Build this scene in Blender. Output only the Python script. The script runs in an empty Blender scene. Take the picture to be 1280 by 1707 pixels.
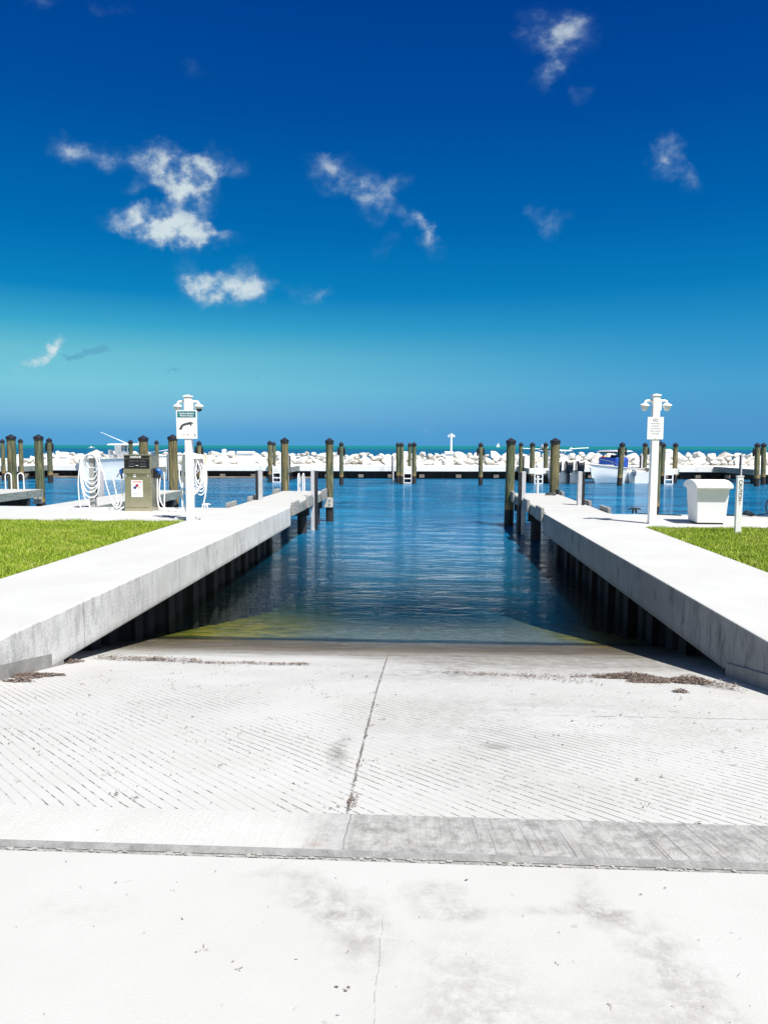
import bpy, bmesh, math, random
import numpy as np
from mathutils import Vector, Matrix, noise as mn

# ------------------------------------------------------------ camera, world, sun, exposure
sc = bpy.context.scene
EYE = 1.6
F, CX, CY = 1233.0, 640.0, 853.5
PITCH, YAW, ROLL = math.atan(110.3 / F), math.radians(3.0), math.radians(0.143)
fwd = Vector((-math.sin(YAW) * math.cos(PITCH), math.cos(YAW) * math.cos(PITCH), -math.sin(PITCH)))
rt0 = Vector((math.cos(YAW), math.sin(YAW), 0)); up0 = rt0.cross(fwd)
rt = rt0 * math.cos(ROLL) + up0 * math.sin(ROLL)
up = -rt0 * math.sin(ROLL) + up0 * math.cos(ROLL)
cam_data = bpy.data.cameras.new('camera'); cam = bpy.data.objects.new('camera', cam_data)
sc.collection.objects.link(cam)
M = Matrix((rt, up, -fwd)).transposed().to_4x4(); M.translation = Vector((0, 0, EYE))
cam.matrix_world = M
cam_data.sensor_fit = 'VERTICAL'; cam_data.sensor_height = 36.0; cam_data.lens = 36.0 * F / 1707.0
cam_data.clip_start = 0.05; cam_data.clip_end = 60000
sc.camera = cam

SHX, SHY = -0.36, 0.42                       # where the top of a 1 m stick throws its shadow
SUN_EL = math.atan(1 / math.hypot(SHX, SHY)); SUN_ROT = math.atan2(-SHX, -SHY)
sun_l = bpy.data.lights.new('sun', 'SUN'); sun_l.energy = 4.9; sun_l.angle = math.radians(0.5)
sun_l.color = (1.0, 0.97, 0.92)
sun = bpy.data.objects.new('sun', sun_l); sc.collection.objects.link(sun)
sun.rotation_euler = Vector((SHX, SHY, -1)).to_track_quat('-Z', 'Y').to_euler(); sun.location = (20, -25, 60)

sc.view_settings.view_transform = 'Standard'; sc.view_settings.look = 'None'
sc.view_settings.exposure = 0.68; sc.view_settings.gamma = 1.0
sc.cycles.max_bounces = 8; sc.cycles.transparent_max_bounces = 12
sc.cycles.use_denoising = True
sc.cycles.sample_clamp_indirect = 6.0


def ray(x, y): return fwd + rt * ((x - CX) / F) - up * ((y - CY) / F)
def onZ(x, y, z=0.0):
    d = ray(x, y); return Vector((0, 0, EYE)) + d * ((z - EYE) / d.z)
def onY(x, y, Y):
    d = ray(x, y); return Vector((0, 0, EYE)) + d * (Y / d.y)
def s2l(c):
    return tuple((v / 255 / 12.92 if v <= 10 else ((v / 255 + 0.055) / 1.055) ** 2.4) for v in c)


class NT:
    """tiny helper to write node trees as expressions"""
    def __init__(self, tree): self.t = tree; self.n = tree.nodes; self.l = tree.links
    def new(self, typ, **kw):
        nd = self.n.new(typ)
        for k, v in kw.items(): setattr(nd, k, v)
        return nd
    def put(self, sock, v):
        if isinstance(v, bpy.types.NodeSocket): self.l.new(v, sock)
        elif isinstance(v, (tuple, list)) and len(v) == 3 and sock.type == 'RGBA': sock.default_value = (*v, 1)
        else: sock.default_value = v
    def math(self, op, a, b=0.0, c=None, clamp=False):
        nd = self.new('ShaderNodeMath', operation=op, use_clamp=clamp)
        self.put(nd.inputs[0], a); self.put(nd.inputs[1], b)
        if c is not None: self.put(nd.inputs[2], c)
        return nd.outputs[0]
    def vmath(self, op, a, b=None):
        nd = self.new('ShaderNodeVectorMath', operation=op)
        self.put(nd.inputs[0], a)
        if b is not None: self.put(nd.inputs[1], b)
        return nd.outputs[1] if op in ('LENGTH', 'DOT_PRODUCT') else nd.outputs[0]
    def xyz(self, v):
        nd = self.new('ShaderNodeSeparateXYZ'); self.put(nd.inputs[0], v); return nd.outputs
    def comb(self, x, y, z):
        nd = self.new('ShaderNodeCombineXYZ')
        for i, v in enumerate((x, y, z)): self.put(nd.inputs[i], v)
        return nd.outputs[0]
    def noise(self, vec, scale, detail=4.0, rough=0.55, dist=0.0, color=False):
        nd = self.new('ShaderNodeTexNoise'); self.put(nd.inputs['Vector'], vec)
        nd.inputs['Scale'].default_value = scale; nd.inputs['Detail'].default_value = detail
        nd.inputs['Roughness'].default_value = rough; nd.inputs['Distortion'].default_value = dist
        return nd.outputs[1] if color else nd.outputs[0]
    def vor(self, vec, scale, feature='F1'):
        nd = self.new('ShaderNodeTexVoronoi', feature=feature); self.put(nd.inputs['Vector'], vec)
        nd.inputs['Scale'].default_value = scale; return nd.outputs[0]
    def mul(self, vec, s): return self.vmath('MULTIPLY', vec, s)
    def ramp(self, v, a, b, smooth=True, lo=0.0, hi=1.0):
        nd = self.new('ShaderNodeMapRange', interpolation_type='SMOOTHSTEP' if smooth else 'LINEAR')
        self.put(nd.inputs['Value'], v); nd.inputs['From Min'].default_value = a; nd.inputs['From Max'].default_value = b
        nd.inputs['To Min'].default_value = lo; nd.inputs['To Max'].default_value = hi
        return nd.outputs[0]
    def mix(self, f, a, b, blend='MIX'):
        nd = self.new('ShaderNodeMix', data_type='RGBA', blend_type=blend)
        self.put(nd.inputs[0], f); self.put(nd.inputs[6], a); self.put(nd.inputs[7], b)
        return nd.outputs[2]
    def cramp(self, v, stops):
        nd = self.new('ShaderNodeValToRGB'); self.put(nd.inputs[0], v); cr = nd.color_ramp
        while len(cr.elements) < len(stops): cr.elements.new(0.5)
        for e, (p, c) in zip(cr.elements, stops): e.position = p; e.color = (*c, 1)
        return nd.outputs[0]
    def blob(self, vec, loc, rot, scl, s=1.0):
        mp = self.new('ShaderNodeMapping', vector_type='TEXTURE'); self.put(mp.inputs[0], vec)
        mp.inputs[1].default_value = loc; mp.inputs[2].default_value = (0, 0, rot); mp.inputs[3].default_value = scl
        g = self.new('ShaderNodeTexGradient', gradient_type='SPHERICAL'); self.put(g.inputs[0], mp.outputs[0])
        return self.math('MULTIPLY', g.outputs[1], s)


# ---- sky: a Nishita sky behind and overhead, graded towards the deep polarised blue of the view ahead
world = bpy.data.worlds.new('World'); sc.world = world; world.use_nodes = True
w = NT(world.node_tree); w.n.clear()
out = w.new('ShaderNodeOutputWorld'); bg = w.new('ShaderNodeBackground'); w.l.new(bg.outputs[0], out.inputs[0])
nish = w.new('ShaderNodeTexSky', sky_type='NISHITA'); nish.sun_disc = False
nish.sun_elevation = SUN_EL; nish.sun_rotation = SUN_ROT; nish.ozone_density = 2.0; nish.dust_density = 0.6
tc = w.new('ShaderNodeTexCoord').outputs['Generated']
d = w.xyz(tc)
nsky = w.mix(1.0, nish.outputs[0], (0.085, 0.085, 0.085), 'MULTIPLY')
z = d[2]
def stops(rows): return [(max(p, 0) / 0.62, s2l(c)) for p, c in rows]
zz = w.math('DIVIDE', z, 0.62, clamp=True)
skyL = w.cramp(zz, stops([(0, (84, 162, 212)), (.018, (92, 166, 214)), (.04, (118, 184, 220)), (.075, (122, 200, 220)), (.113, (108, 192, 212)),
                          (.15, (58, 166, 204)), (.19, (12, 132, 192)), (.26, (0, 108, 178)), (.387, (0, 80, 158)), (.5, (0, 64, 146)), (.6, (0, 50, 120))]))
skyR = w.cramp(zz, stops([(0, (74, 150, 205)), (.035, (80, 152, 205)), (.074, (74, 160, 208)), (.113, (54, 152, 203)),
                          (.16, (30, 138, 195)), (.20, (8, 122, 186)), (.28, (0, 98, 172)), (.387, (0, 76, 156)), (.5, (0, 60, 142)), (.6, (0, 48, 116))]))
az = w.ramp(w.math('DIVIDE', d[0], w.math('MAXIMUM', d[1], 0.05)), -0.55, 0.50)
graded = w.mix(az, skyL, skyR)
front = w.ramp(d[1], -0.15, 0.35)
sky = w.mix(front, nsky, graded)
# clouds: soft shapes at their bearings in the sky
yy = w.math('MAXIMUM', d[1], 0.02)
P = w.comb(w.math('DIVIDE', d[0], yy), w.math('DIVIDE', d[2], yy), 0.0)
wob = w.vmath('SUBTRACT', w.noise(P, 15.0, 6.0, 0.64, color=True), (0.5, 0.5, 0.5))
Pw = w.vmath('ADD', P, w.mul(wob, (0.085, 0.065, 0.0)))
def cloud(px, py, rx, ry, s, rot=0.0):
    r = ray(px, py); k = 1.34 / F
    return w.blob(Pw, (r.x / r.y, r.z / r.y, 0), math.radians(rot), (rx * k, ry * k, 1), s)
blobs = [(905, 48, 52, 38, .80, 0), (958, 52, 44, 30, .62, -30), (938, 92, 24, 34, .72, 20), (912, 122, 32, 20, .66, 25), (965, 156, 18, 20, .5, 0),
         (1120, 262, 26, 34, .95, 15), (1150, 296, 20, 30, .66, 35), (1102, 292, 24, 14, .45, 0),
         (112, 250, 34, 24, .72, -20), (152, 262, 42, 22, .68, -10), (188, 270, 40, 24, .72, 0),
         (288, 284, 66, 36, 1.9, -18), (322, 290, 36, 28, 1.0, -20), (318, 330, 46, 40, 1.3, 0), (258, 374, 74, 26, 1.9, -6), (300, 386, 60, 22, 1.3, -5),
         (345, 389, 50, 14, .9, -5), (238, 312, 40, 16, .55, 10), (345, 266, 36, 24, .55, -30), (385, 278, 40, 22, .42, 0),
         (318, 452, 26, 36, .72, 20), (352, 474, 52, 28, 1.05, 0), (390, 478, 62, 32, 1.15, -8), (425, 488, 36, 18, .8, 0), (405, 440, 28, 16, .5, 0), (460, 480, 30, 14, .35, 0),
         (512, 482, 34, 16, .72, 8), (540, 474, 24, 10, .42, 10),
         (538, 290, 36, 26, .78, -20), (588, 292, 50, 26, .95, -25), (618, 335, 30, 34, .85, 10), (655, 318, 34, 16, .72, 40),
         (678, 362, 36, 18, .75, -38), (708, 398, 40, 16, .98, -58), (645, 408, 28, 16, .42, 20),
         (926, 362, 36, 16, .62, 10), (912, 380, 14, 20, .42, 0), (888, 348, 16, 14, .35, 0),
         (92, 581, 19, 24, 2.2, -20), (48, 609, 36, 12, 1.0, 8), (70, 592, 22, 14, .9, 30),
         (70, 4, 34, 14, .55, 0), (178, 8, 36, 14, .40, -20), (706, 718, 14, 18, .55, 0), (790, 726, 10, 8, .35, 0), (918, 722, 9, 9, .4, 0), (318, 116, 34, 16, .22, 0)]
acc = None
for b in blobs:
    v = cloud(*b); acc = v if acc is None else w.math('ADD', acc, v)
nz = w.noise(w.mul(P, (1.0, 1.25, 1.0)), 28.0, 5.0, 0.56)
nb = w.noise(P, 11.0, 3.0, 0.5)
dens = w.math('MULTIPLY', acc, w.math('ADD', w.math('MULTIPLY', w.ramp(nz, .32, .70), 1.05), w.math('ADD', w.math('MULTIPLY', nb, 0.6), .05)))
cmask = w.math('MULTIPLY', w.ramp(dens, 0.02, 2.1), 0.93)
cmask = w.math('MULTIPLY', cmask, w.ramp(d[1], 0.0, 0.2))
ccol = w.mix(w.ramp(dens, 0.2, 1.2), s2l((150, 190, 220)), s2l((214, 228, 232)))
sky = w.mix(cmask, sky, ccol)
# low grey wisps near the left horizon
acc2 = None
for b in [(150, 594, 40, 9, 1.2, 3), (296, 612, 16, 4, 1.1, -5), (180, 530, 14, 22, .5, 0), (120, 596, 16, 6, .9, 0), (440, 618, 6, 5, .8, 0)]:
    v = cloud(*b); acc2 = v if acc2 is None else w.math('ADD', acc2, v)
sky = w.mix(w.math('MULTIPLY', w.ramp(w.math('MULTIPLY', acc2, w.math('MULTIPLY', nz, 2.0)), .15, 1.0), .5), sky, s2l((84, 152, 190)))
w.put(bg.inputs[0], sky); bg.inputs[1].default_value = 0.625


# ------------------------------------------------------------ mesh helpers
class MB:
    def __init__(self): self.v = []; self.f = []; self.m = []
    def add(self, vs, fs, mi=0):
        o = len(self.v); self.v += [tuple(p) for p in vs]
        self.f += [tuple(i + o for i in f) for f in fs]; self.m += [mi] * len(fs); return self
    def box(self, c, s, mi=0, rz=0.0):
        x, y, z_ = s[0] / 2, s[1] / 2, s[2] / 2
        P_ = [(-x, -y, -z_), (x, -y, -z_), (x, y, -z_), (-x, y, -z_), (-x, -y, z_), (x, -y, z_), (x, y, z_), (-x, y, z_)]
        cr, sr = math.cos(rz), math.sin(rz)
        P_ = [(c[0] + a * cr - b * sr, c[1] + a * sr + b * cr, c[2] + e) for a, b, e in P_]
        return self.add(P_, [(0, 3, 2, 1), (4, 5, 6, 7), (0, 1, 5, 4), (1, 2, 6, 5), (2, 3, 7, 6), (3, 0, 4, 7)], mi)
    def b2(self, a, b, mi=0):
        return self.box([(a[i] + b[i]) / 2 for i in range(3)], [abs(b[i] - a[i]) for i in range(3)], mi)
    def tube(self, pts, r, n=8, mi=0, close=False, cap=True):
        pts = [Vector(p) for p in pts]; k = len(pts); rings = []
        ref = None
        for i, p in enumerate(pts):
            a = pts[(i - 1) % k] if (close or i > 0) else p; b = pts[(i + 1) % k] if (close or i < k - 1) else p
            t = (b - a)
            if t.length < 1e-9: t = Vector((0, 0, 1))
            t.normalize()
            if ref is None: ref = Vector((1, 0, 0)) if abs(t.x) < .9 else Vector((0, 1, 0))
            ref = (ref - t * ref.dot(t))
            if ref.length < 1e-6: ref = t.orthogonal()
            ref.normalize(); bi = t.cross(ref)
            rr = r[i] if isinstance(r, (list, tuple)) else r
            rings.append([p + (ref * math.cos(2 * math.pi * j / n) + bi * math.sin(2 * math.pi * j / n)) * rr for j in range(n)])
        vs = [q for R_ in rings for q in R_]; fs = []
        for i in range(k if close else k - 1):
            for j in range(n):
                a = i * n + j; b = i * n + (j + 1) % n; c = ((i + 1) % k) * n + (j + 1) % n; e = ((i + 1) % k) * n + j
                fs.append((a, b, c, e))
        if cap and not close: fs += [tuple(range(n))[::-1], tuple((k - 1) * n + j for j in range(n))]
        return self.add(vs, fs, mi)
    def lathe(self, prof, n=20, c=(0, 0, 0), mi=0, cap=True):
        vs = []; fs = []
        for (r_, z_) in prof:
            vs += [(c[0] + r_ * math.cos(2 * math.pi * j / n), c[1] + r_ * math.sin(2 * math.pi * j / n), c[2] + z_) for j in range(n)]
        for i in range(len(prof) - 1):
            for j in range(n): fs.append((i * n + j, i * n + (j + 1) % n, (i + 1) * n + (j + 1) % n, (i + 1) * n + j))
        if cap: fs += [tuple(range(n))[::-1], tuple((len(prof) - 1) * n + j for j in range(n))]
        return self.add(vs, fs, mi)
    def prism(self, poly, z0, z1, mi=0, side=None):
        n = len(poly); side = mi if side is None else side
        self.add([(p[0], p[1], z0) for p in poly] + [(p[0], p[1], z1) for p in poly], [tuple(range(n))[::-1], tuple(range(n, 2 * n))], mi)
        o = len(self.v) - 2 * n
        for i in range(n):
            j = (i + 1) % n; self.f.append((o + i, o + j, o + n + j, o + n + i)); self.m.append(side)
        return self
    def xprism(self, poly, x0, x1, mi=0):     # poly in (y,z)
        n = len(poly)
        return self.add([(x0, p[0], p[1]) for p in poly] + [(x1, p[0], p[1]) for p in poly],
                        [tuple(range(n)), tuple(range(n, 2 * n))[::-1]] + [(i, n + i, n + (i + 1) % n, (i + 1) % n) for i in range(n)], mi)
    def build(self, name, mats, parent=None, smooth=False, bevel=0.0, seg=2, recalc=True):
        me = bpy.data.meshes.new(name); me.from_pydata(self.v, [], self.f)
        mats = mats if isinstance(mats, (list, tuple)) else [mats]
        for m_ in mats: me.materials.append(m_)
        me.polygons.foreach_set('material_index', self.m)
        me.validate(); me.update()
        if recalc:
            bm = bmesh.new(); bm.from_mesh(me); bmesh.ops.recalc_face_normals(bm, faces=bm.faces); bm.to_mesh(me); bm.free()
        if smooth:
            me.shade_smooth()
            try: me.set_sharp_from_angle(angle=math.radians(40))
            except Exception: pass
        o = bpy.data.objects.new(name, me); sc.collection.objects.link(o)
        if parent: o.parent = parent
        if bevel:
            b = o.modifiers.new('bevel', 'BEVEL'); b.width = bevel; b.segments = seg; b.limit_method = 'ANGLE'
        return o


def tag(o, label=None, cat=None, group=None, kind=None):
    if label: o['label'] = label
    if cat: o['category'] = cat
    if group: o['group'] = group
    if kind: o['kind'] = kind
    return o
def empty(name, loc=(0, 0, 0), rz=0.0, label=None, cat=None, group=None):
    o = bpy.data.objects.new(name, None); sc.collection.objects.link(o); o.location = loc; o.rotation_euler = (0, 0, rz)
    o.empty_display_size = 0.2
    return tag(o, label, cat, group)
def copy_tree(o, parent=None):
    c = o.copy(); sc.collection.objects.link(c); c.parent = parent
    for ch in list(o.children): copy_tree(ch, c)
    return c
def text_mesh(txt, size, name, material, parent, loc, rot=(math.pi / 2, 0, 0), ext=0.0015, sx=1.0, bold=0.0):
    cu = bpy.data.curves.new(name, 'FONT'); cu.body = txt; cu.size = size; cu.align_x = 'CENTER'; cu.align_y = 'CENTER'
    cu.extrude = ext; cu.offset = bold; cu.resolution_u = 3
    to = bpy.data.objects.new(name, cu); sc.collection.objects.link(to)
    dg = bpy.context.evaluated_depsgraph_get(); dg.update()
    me = bpy.data.meshes.new_from_object(to.evaluated_get(dg)); me.name = name
    bpy.data.objects.remove(to, do_unlink=True); bpy.data.curves.remove(cu)
    me.materials.clear(); me.materials.append(material)
    o = bpy.data.objects.new(name, me); sc.collection.objects.link(o); o.parent = parent
    o.location = loc; o.rotation_euler = rot; o.scale = (sx, 1, 1)
    return o


# ------------------------------------------------------------ materials
def new_mat(name):
    m = bpy.data.materials.new(name); m.use_nodes = True; t = NT(m.node_tree)
    b = m.node_tree.nodes['Principled BSDF']; return m, t, b
def pos(t): return t.new('ShaderNodeNewGeometry').outputs['Position']
def objp(t): return t.new('ShaderNodeTexCoord').outputs['Object']
def bump(t, b, h, dist, strength=1.0):
    nd = t.new('ShaderNodeBump'); t.put(nd.inputs['Height'], h); nd.inputs['Distance'].default_value = dist
    nd.inputs['Strength'].default_value = strength; t.l.new(nd.outputs[0], b.inputs['Normal'])
def plain(name, c, rough=0.5, metal=0.0, var=0.08, scale=6.0, bmp=0.0, spec=0.5, dirt=None):
    m, t, b = new_mat(name); p = objp(t)
    n = t.noise(p, scale, 5.0, 0.6)
    col = t.mix(t.ramp(n, .3, .7), tuple(x * (1 - var) for x in c), tuple(min(1, x * (1 + var)) for x in c))
    if dirt:
        n2 = t.noise(t.mul(p, (1, 1, .35)), scale * 2.2, 6.0, 0.7)
        col = t.mix(t.math('MULTIPLY', t.ramp(n2, .52, .75), dirt[1]), col, dirt[0])
    t.put(b.inputs['Base Color'], col); b.inputs['Metallic'].default_value = metal
    t.put(b.inputs['Roughness'], t.ramp(n, .2, .8, False, rough * .85, min(1, rough * 1.15)))
    b.inputs['Specular IOR Level'].default_value = spec
    if bmp: bump(t, b, t.noise(p, scale * 6, 4.0), bmp)
    return m


def concrete_deck():
    m, t, b = new_mat('bleached_deck_concrete'); p = pos(t)
    n = t.noise(p, 0.9, 6.0, .6); f = t.noise(p, 34.0, 4.0, .7)
    col = t.mix(t.ramp(n, .35, .7), (.488, .490, .474), (.528, .530, .518))
    col = t.mix(t.math('MULTIPLY', t.ramp(f, .3, .75), .22), col, (.39, .39, .37))
    s = t.noise(p, 3.5, 8.0, .75)
    col = t.mix(t.math('MULTIPLY', t.ramp(s, .62, .78), .22), col, (.36, .36, .34))
    t.put(b.inputs['Base Color'], col); b.inputs['Roughness'].default_value = .85
    bump(t, b, t.noise(p, 60, 5.0, .7), .004)
    return m
def concrete_side(k=1.0):
    m, t, b = new_mat('streaked_fascia_concrete'); p = pos(t)
    q = t.mul(p, (1, 1, .30)); c = t.xyz(p)
    a = t.noise(q, 6.5, 8.0, .76); a2 = t.noise(p, 2.1, 6.0, .65); patch = t.noise(t.mul(p, (1, 1, .8)), .55, 3.0, .5)
    base = t.mix(t.ramp(a2, .35, .65), (.66, .655, .62), (.76, .76, .73))
    st = t.math('MULTIPLY', t.ramp(a, .47, .62), t.ramp(patch, .36, .56))
    col = t.mix(t.math('MULTIPLY', st, .50), base, (.24, .24, .24))
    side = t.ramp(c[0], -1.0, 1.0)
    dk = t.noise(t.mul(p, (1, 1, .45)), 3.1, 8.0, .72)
    shade_grime = t.math('MULTIPLY', t.math('ADD', t.math('MULTIPLY', t.ramp(dk, .52, .66), .30), .58), side)  # shade of the right dock's face painted into the colour, plus blotchy grime
    col = t.mix(shade_grime, col, (.085, .092, .102))
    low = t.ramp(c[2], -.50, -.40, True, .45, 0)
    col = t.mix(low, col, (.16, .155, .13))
    jt = t.math('ABSOLUTE', t.math('SUBTRACT', t.math('FRACT', t.math('MULTIPLY', t.math('ADD', c[1], .15), 1 / 3.0)), .5))
    col = t.mix(t.ramp(jt, .0, .006, False, .55, 0), col, (.08, .08, .08))
    t.put(b.inputs['Base Color'], col); b.inputs['Roughness'].default_value = .88
    bump(t, b, t.math('ADD', t.noise(p, 40, 5.0, .7), t.math('MULTIPLY', a, .8)), .008)
    return m
def blobs_at(t, p, rows):
    acc = None
    for (x, y, rx, ry, rot, s) in rows:
        v = t.blob(p, (x, y, 0), math.radians(rot), (rx, ry, 60), s); acc = v if acc is None else t.math('ADD', acc, v)
    return acc
def apron_mat():
    m, t, b = new_mat('pale_apron_concrete'); p = pos(t)
    warp = t.vmath('ADD', p, t.mul(t.vmath('SUBTRACT', t.noise(p, 5.0, 4.0, .6, color=True), (.5, .5, .5)), (.22, .22, 0)))
    n = t.noise(p, 1.4, 5.0, .6); f = t.noise(p, 90.0, 4.0, .75); g = t.noise(p, 11.0, 8.0, .78)
    col = t.mix(t.ramp(n, .3, .7), (.455, .452, .436), (.480, .478, .464))
    rows = [(-.33, 2.47, .26, .13, -10, 1.0), (-.20, 2.30, .16, .22, 40, .8), (-.5, 2.6, .2, .08, 0, .5), (.05, 2.52, .16, .10, 0, .8), (.12, 2.42, .18, .06, 0, .9), (.15, 2.15, .22, .3, 0, .55),
            (.55, 2.45, .35, .05, 0, .7), (.62, 2.5, .10, .3, 10, .75), (.78, 2.2, .14, .32, 20, .85), (.70, 2.0, .3, .2, 0, .6), (.2, 1.95, .4, .2, 0, .5), (-1.2, 2.35, .3, .1, 0, .2)]
    sm = t.math('MULTIPLY', blobs_at(t, warp, rows), t.ramp(g, .36, .66))
    col = t.mix(t.math('MULTIPLY', sm, .95, clamp=True), col, (.245, .24, .225))
    sp = t.noise(p, 48.0, 3.0, .6)
    col = t.mix(t.math('MULTIPLY', t.ramp(sp, .69, .73), t.ramp(n, .4, .6, True, .08, .42)), col, (.34, .33, .31))
    c = t.xyz(warp); c0 = t.xyz(p)
    crack = t.math('ABSOLUTE', t.math('ADD', t.math('SUBTRACT', c0[0], -.126), t.math('MULTIPLY', t.math('SUBTRACT', t.noise(p, 9.0, 5.0, .7), .5), .035)))
    cm = t.math('MULTIPLY', t.ramp(crack, .0006, .0024, False, 1, 0), t.ramp(c0[1], 2.42, 2.36))
    cm = t.math('MULTIPLY', cm, t.ramp(t.noise(p, 30.0, 2.0), .3, .5))
    col = t.mix(t.math('MULTIPLY', cm, .6), col, (.18, .17, .16))
    col = t.mix(t.math('MULTIPLY', t.ramp(f, .45, .8), .14), col, (.36, .355, .34))
    t.put(b.inputs['Base Color'], col); b.inputs['Roughness'].default_value = .86
    bump(t, b, t.math('ADD', f, t.math('MULTIPLY', g, .2)), .0015)
    return m
def threshold_mat():
    m, t, b = new_mat('stained_threshold_concrete'); p = pos(t); c = t.xyz(p)
    n = t.noise(p, 3.0, 6.0, .65); f = t.noise(p, 80.0, 4.0, .75); g = t.noise(p, 13.0, 7.0, .75)
    # streaks fan out to the right where tyres turn
    ang = t.ramp(c[0], -.2, 1.6, False, 0.0, .85)
    sx = t.math('ADD', c[0], t.math('MULTIPLY', c[1], ang))
    stv = t.noise(t.comb(t.math('MULTIPLY', sx, 30.0), t.math('MULTIPLY', c[1], .9), 0), 1.0, 6.0, .72)
    grey = t.mix(t.ramp(g, .3, .7), (.22, .216, .205), (.46, .455, .44))
    grey = t.mix(t.math('MULTIPLY', t.ramp(stv, .53, .64), t.ramp(c[0], -.1, .5, True, .25, .85)), grey, (.13, .12, .115))
    wear = t.ramp(t.noise(t.mul(p, (1, .5, 1)), 4.2, 5.0, .6), .52, .66)
    grey = t.mix(t.math('MULTIPLY', wear, .9), grey, (.43, .427, .41))
    white = t.mix(t.ramp(n, .3, .7), (.50, .498, .478), (.535, .533, .515))
    left = t.math('ADD', t.math('SUBTRACT', c[0], -.47), t.math('MULTIPLY', t.math('SUBTRACT', t.noise(p, 4.5, 6.0, .7), .5), .55))
    col = t.mix(t.ramp(left, -.16, .26), white, grey)
    clean = t.math('MULTIPLY', t.ramp(t.math('ABSOLUTE', t.math('SUBTRACT', c[0], -.335)), .0, .06, True, 1, 0), .6)
    col = t.mix(clean, col, (.45, .45, .44))
    rust = t.blob(p, (-.42, 2.82, 0), 0, (.05, .035, 9), 1.0)
    col = t.mix(t.math('MULTIPLY', rust, .55, clamp=True), col, (.27, .19, .14))
    dots = t.noise(p, 19.0, 5.0, .7)
    col = t.mix(t.ramp(dots, .66, .70, True, 0, .6), col, (.20, .20, .19))
    cr = t.math('ABSOLUTE', t.math('ADD', t.math('SUBTRACT', c[0], -.305), t.math('MULTIPLY', t.math('SUBTRACT', t.noise(p, 12.0, 4.0), .5), .03)))
    col = t.mix(t.ramp(cr, .001, .0035, False, .8, 0), col, (.12, .12, .12))
    t.put(b.inputs['Base Color'], col); b.inputs['Roughness'].default_value = .85
    bump(t, b, t.math('ADD', f, stv), .005)
    return m
def ramp_mat():
    m, t, b = new_mat('grooved_ramp_concrete'); p = pos(t); c = t.xyz(p)
    n = t.noise(p, 1.1, 6.0, .6); f = t.noise(p, 70.0, 4.0, .75); g = t.noise(p, 8.0, 7.0, .75)
    wet0 = t.math('ADD', c[1], t.math('MULTIPLY', t.math('SUBTRACT', t.noise(t.mul(p, (.45, 1.6, 1)), 2.4, 6.0, .65), .5), .9))
    dry = t.mix(t.ramp(n, .3, .7), (.470, .466, .445), (.515, .512, .495))
    # traffic grey right of the centre joint and a broad grey zone above the wet line
    rows = [(.2, 4.6, .9, 1.3, 15, .55), (.05, 6.6, 1.1, .8, 0, .9), (.45, 4.15, .3, .1, -10, .9), (-.43, 4.0, .07, .45, -4, 1.5), (.5, 3.5, 1.2, .5, 0, .3), (1.4, 6.9, 1.3, .6, 0, .6), (-.8, 7.3, 1.2, .35, 0, .5), (.6, 7.6, 1.6, .6, 0, 1.0), (-1.6, 5.2, .8, .7, 20, .3), (.9, 5.3, 1.0, .5, 0, .5), (.3, 7.0, .5, .9, 8, .8)]
    warp = t.vmath('ADD', p, t.mul(t.vmath('SUBTRACT', t.noise(p, 3.0, 4.0, .6, color=True), (.5, .5, .5)), (.35, .35, 0)))
    sm = t.math('MULTIPLY', blobs_at(t, warp, rows), t.ramp(g, .32, .64))
    col = t.mix(t.math('MULTIPLY', sm, .85, clamp=True), dry, (.265, .26, .245))
    # grooves cast at 45 degrees, dirt lying in them in broken dashes
    u = t.math('MULTIPLY', t.math('ADD', c[0], c[1]), .7071); v = t.math('MULTIPLY', t.math('SUBTRACT', c[0], c[1]), .7071)
    uw = t.math('ADD', u, t.math('MULTIPLY', t.math('SUBTRACT', t.noise(p, 1.8, 3.0, .5), .5), .03))
    fr = t.math('ABSOLUTE', t.math('SUBTRACT', t.math('FRACT', t.math('DIVIDE', uw, .052)), .5))
    gw = t.math('SUBTRACT', fr, t.math('MULTIPLY', t.math('SUBTRACT', t.noise(p, 60.0, 4.0, .7), .5), .07))
    groove = t.ramp(gw, .0, .105, True, 1, 0)
    gid = t.math('FLOOR', t.math('DIVIDE', uw, .052))
    dash = t.noise(t.comb(t.math('MULTIPLY', gid, 7.31), t.math('MULTIPLY', v, 17.0), 0), 1.0, 4.0, .75)
    far = t.noise(p, 1.3, 4.0, .6)
    thr = t.math('ADD', dash, t.math('MULTIPLY', t.math('SUBTRACT', far, .5), .85))
    thr = t.math('ADD', thr, t.ramp(c[0], -.9, .2, True, .0, .035))
    yfade = t.ramp(c[1], 4.5, 6.6, True, 1.0, .35)
    gm = t.math('MULTIPLY', t.math('MULTIPLY', groove, t.ramp(thr, .505, .56)), yfade)
    col = t.mix(t.math('MULTIPLY', gm, .95), col, (.065, .06, .052))
    col = t.mix(t.math('MULTIPLY', groove, .10), col, (.30, .29, .27))
    # spots
    sp = t.noise(p, 26.0, 4.0, .7)
    col = t.mix(t.ramp(sp, .67, .71, True, 0, .6), col, (.13, .125, .11))
    # centre joint, saw cut and crack
    jx = t.math('ADD', t.math('SUBTRACT', c[0], t.math('MULTIPLY_ADD', c[1], -.012, -.285)), t.math('MULTIPLY', t.math('SUBTRACT', t.noise(p, 14.0, 4.0, .6), .5), .022))
    jw = t.math('ABSOLUTE', jx)
    jm = t.math('MULTIPLY', t.ramp(jw, .003, .011, True, 1, 0), t.ramp(t.noise(p, 6.0, 4.0, .7), .35, .55, True, .35, 1))
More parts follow.
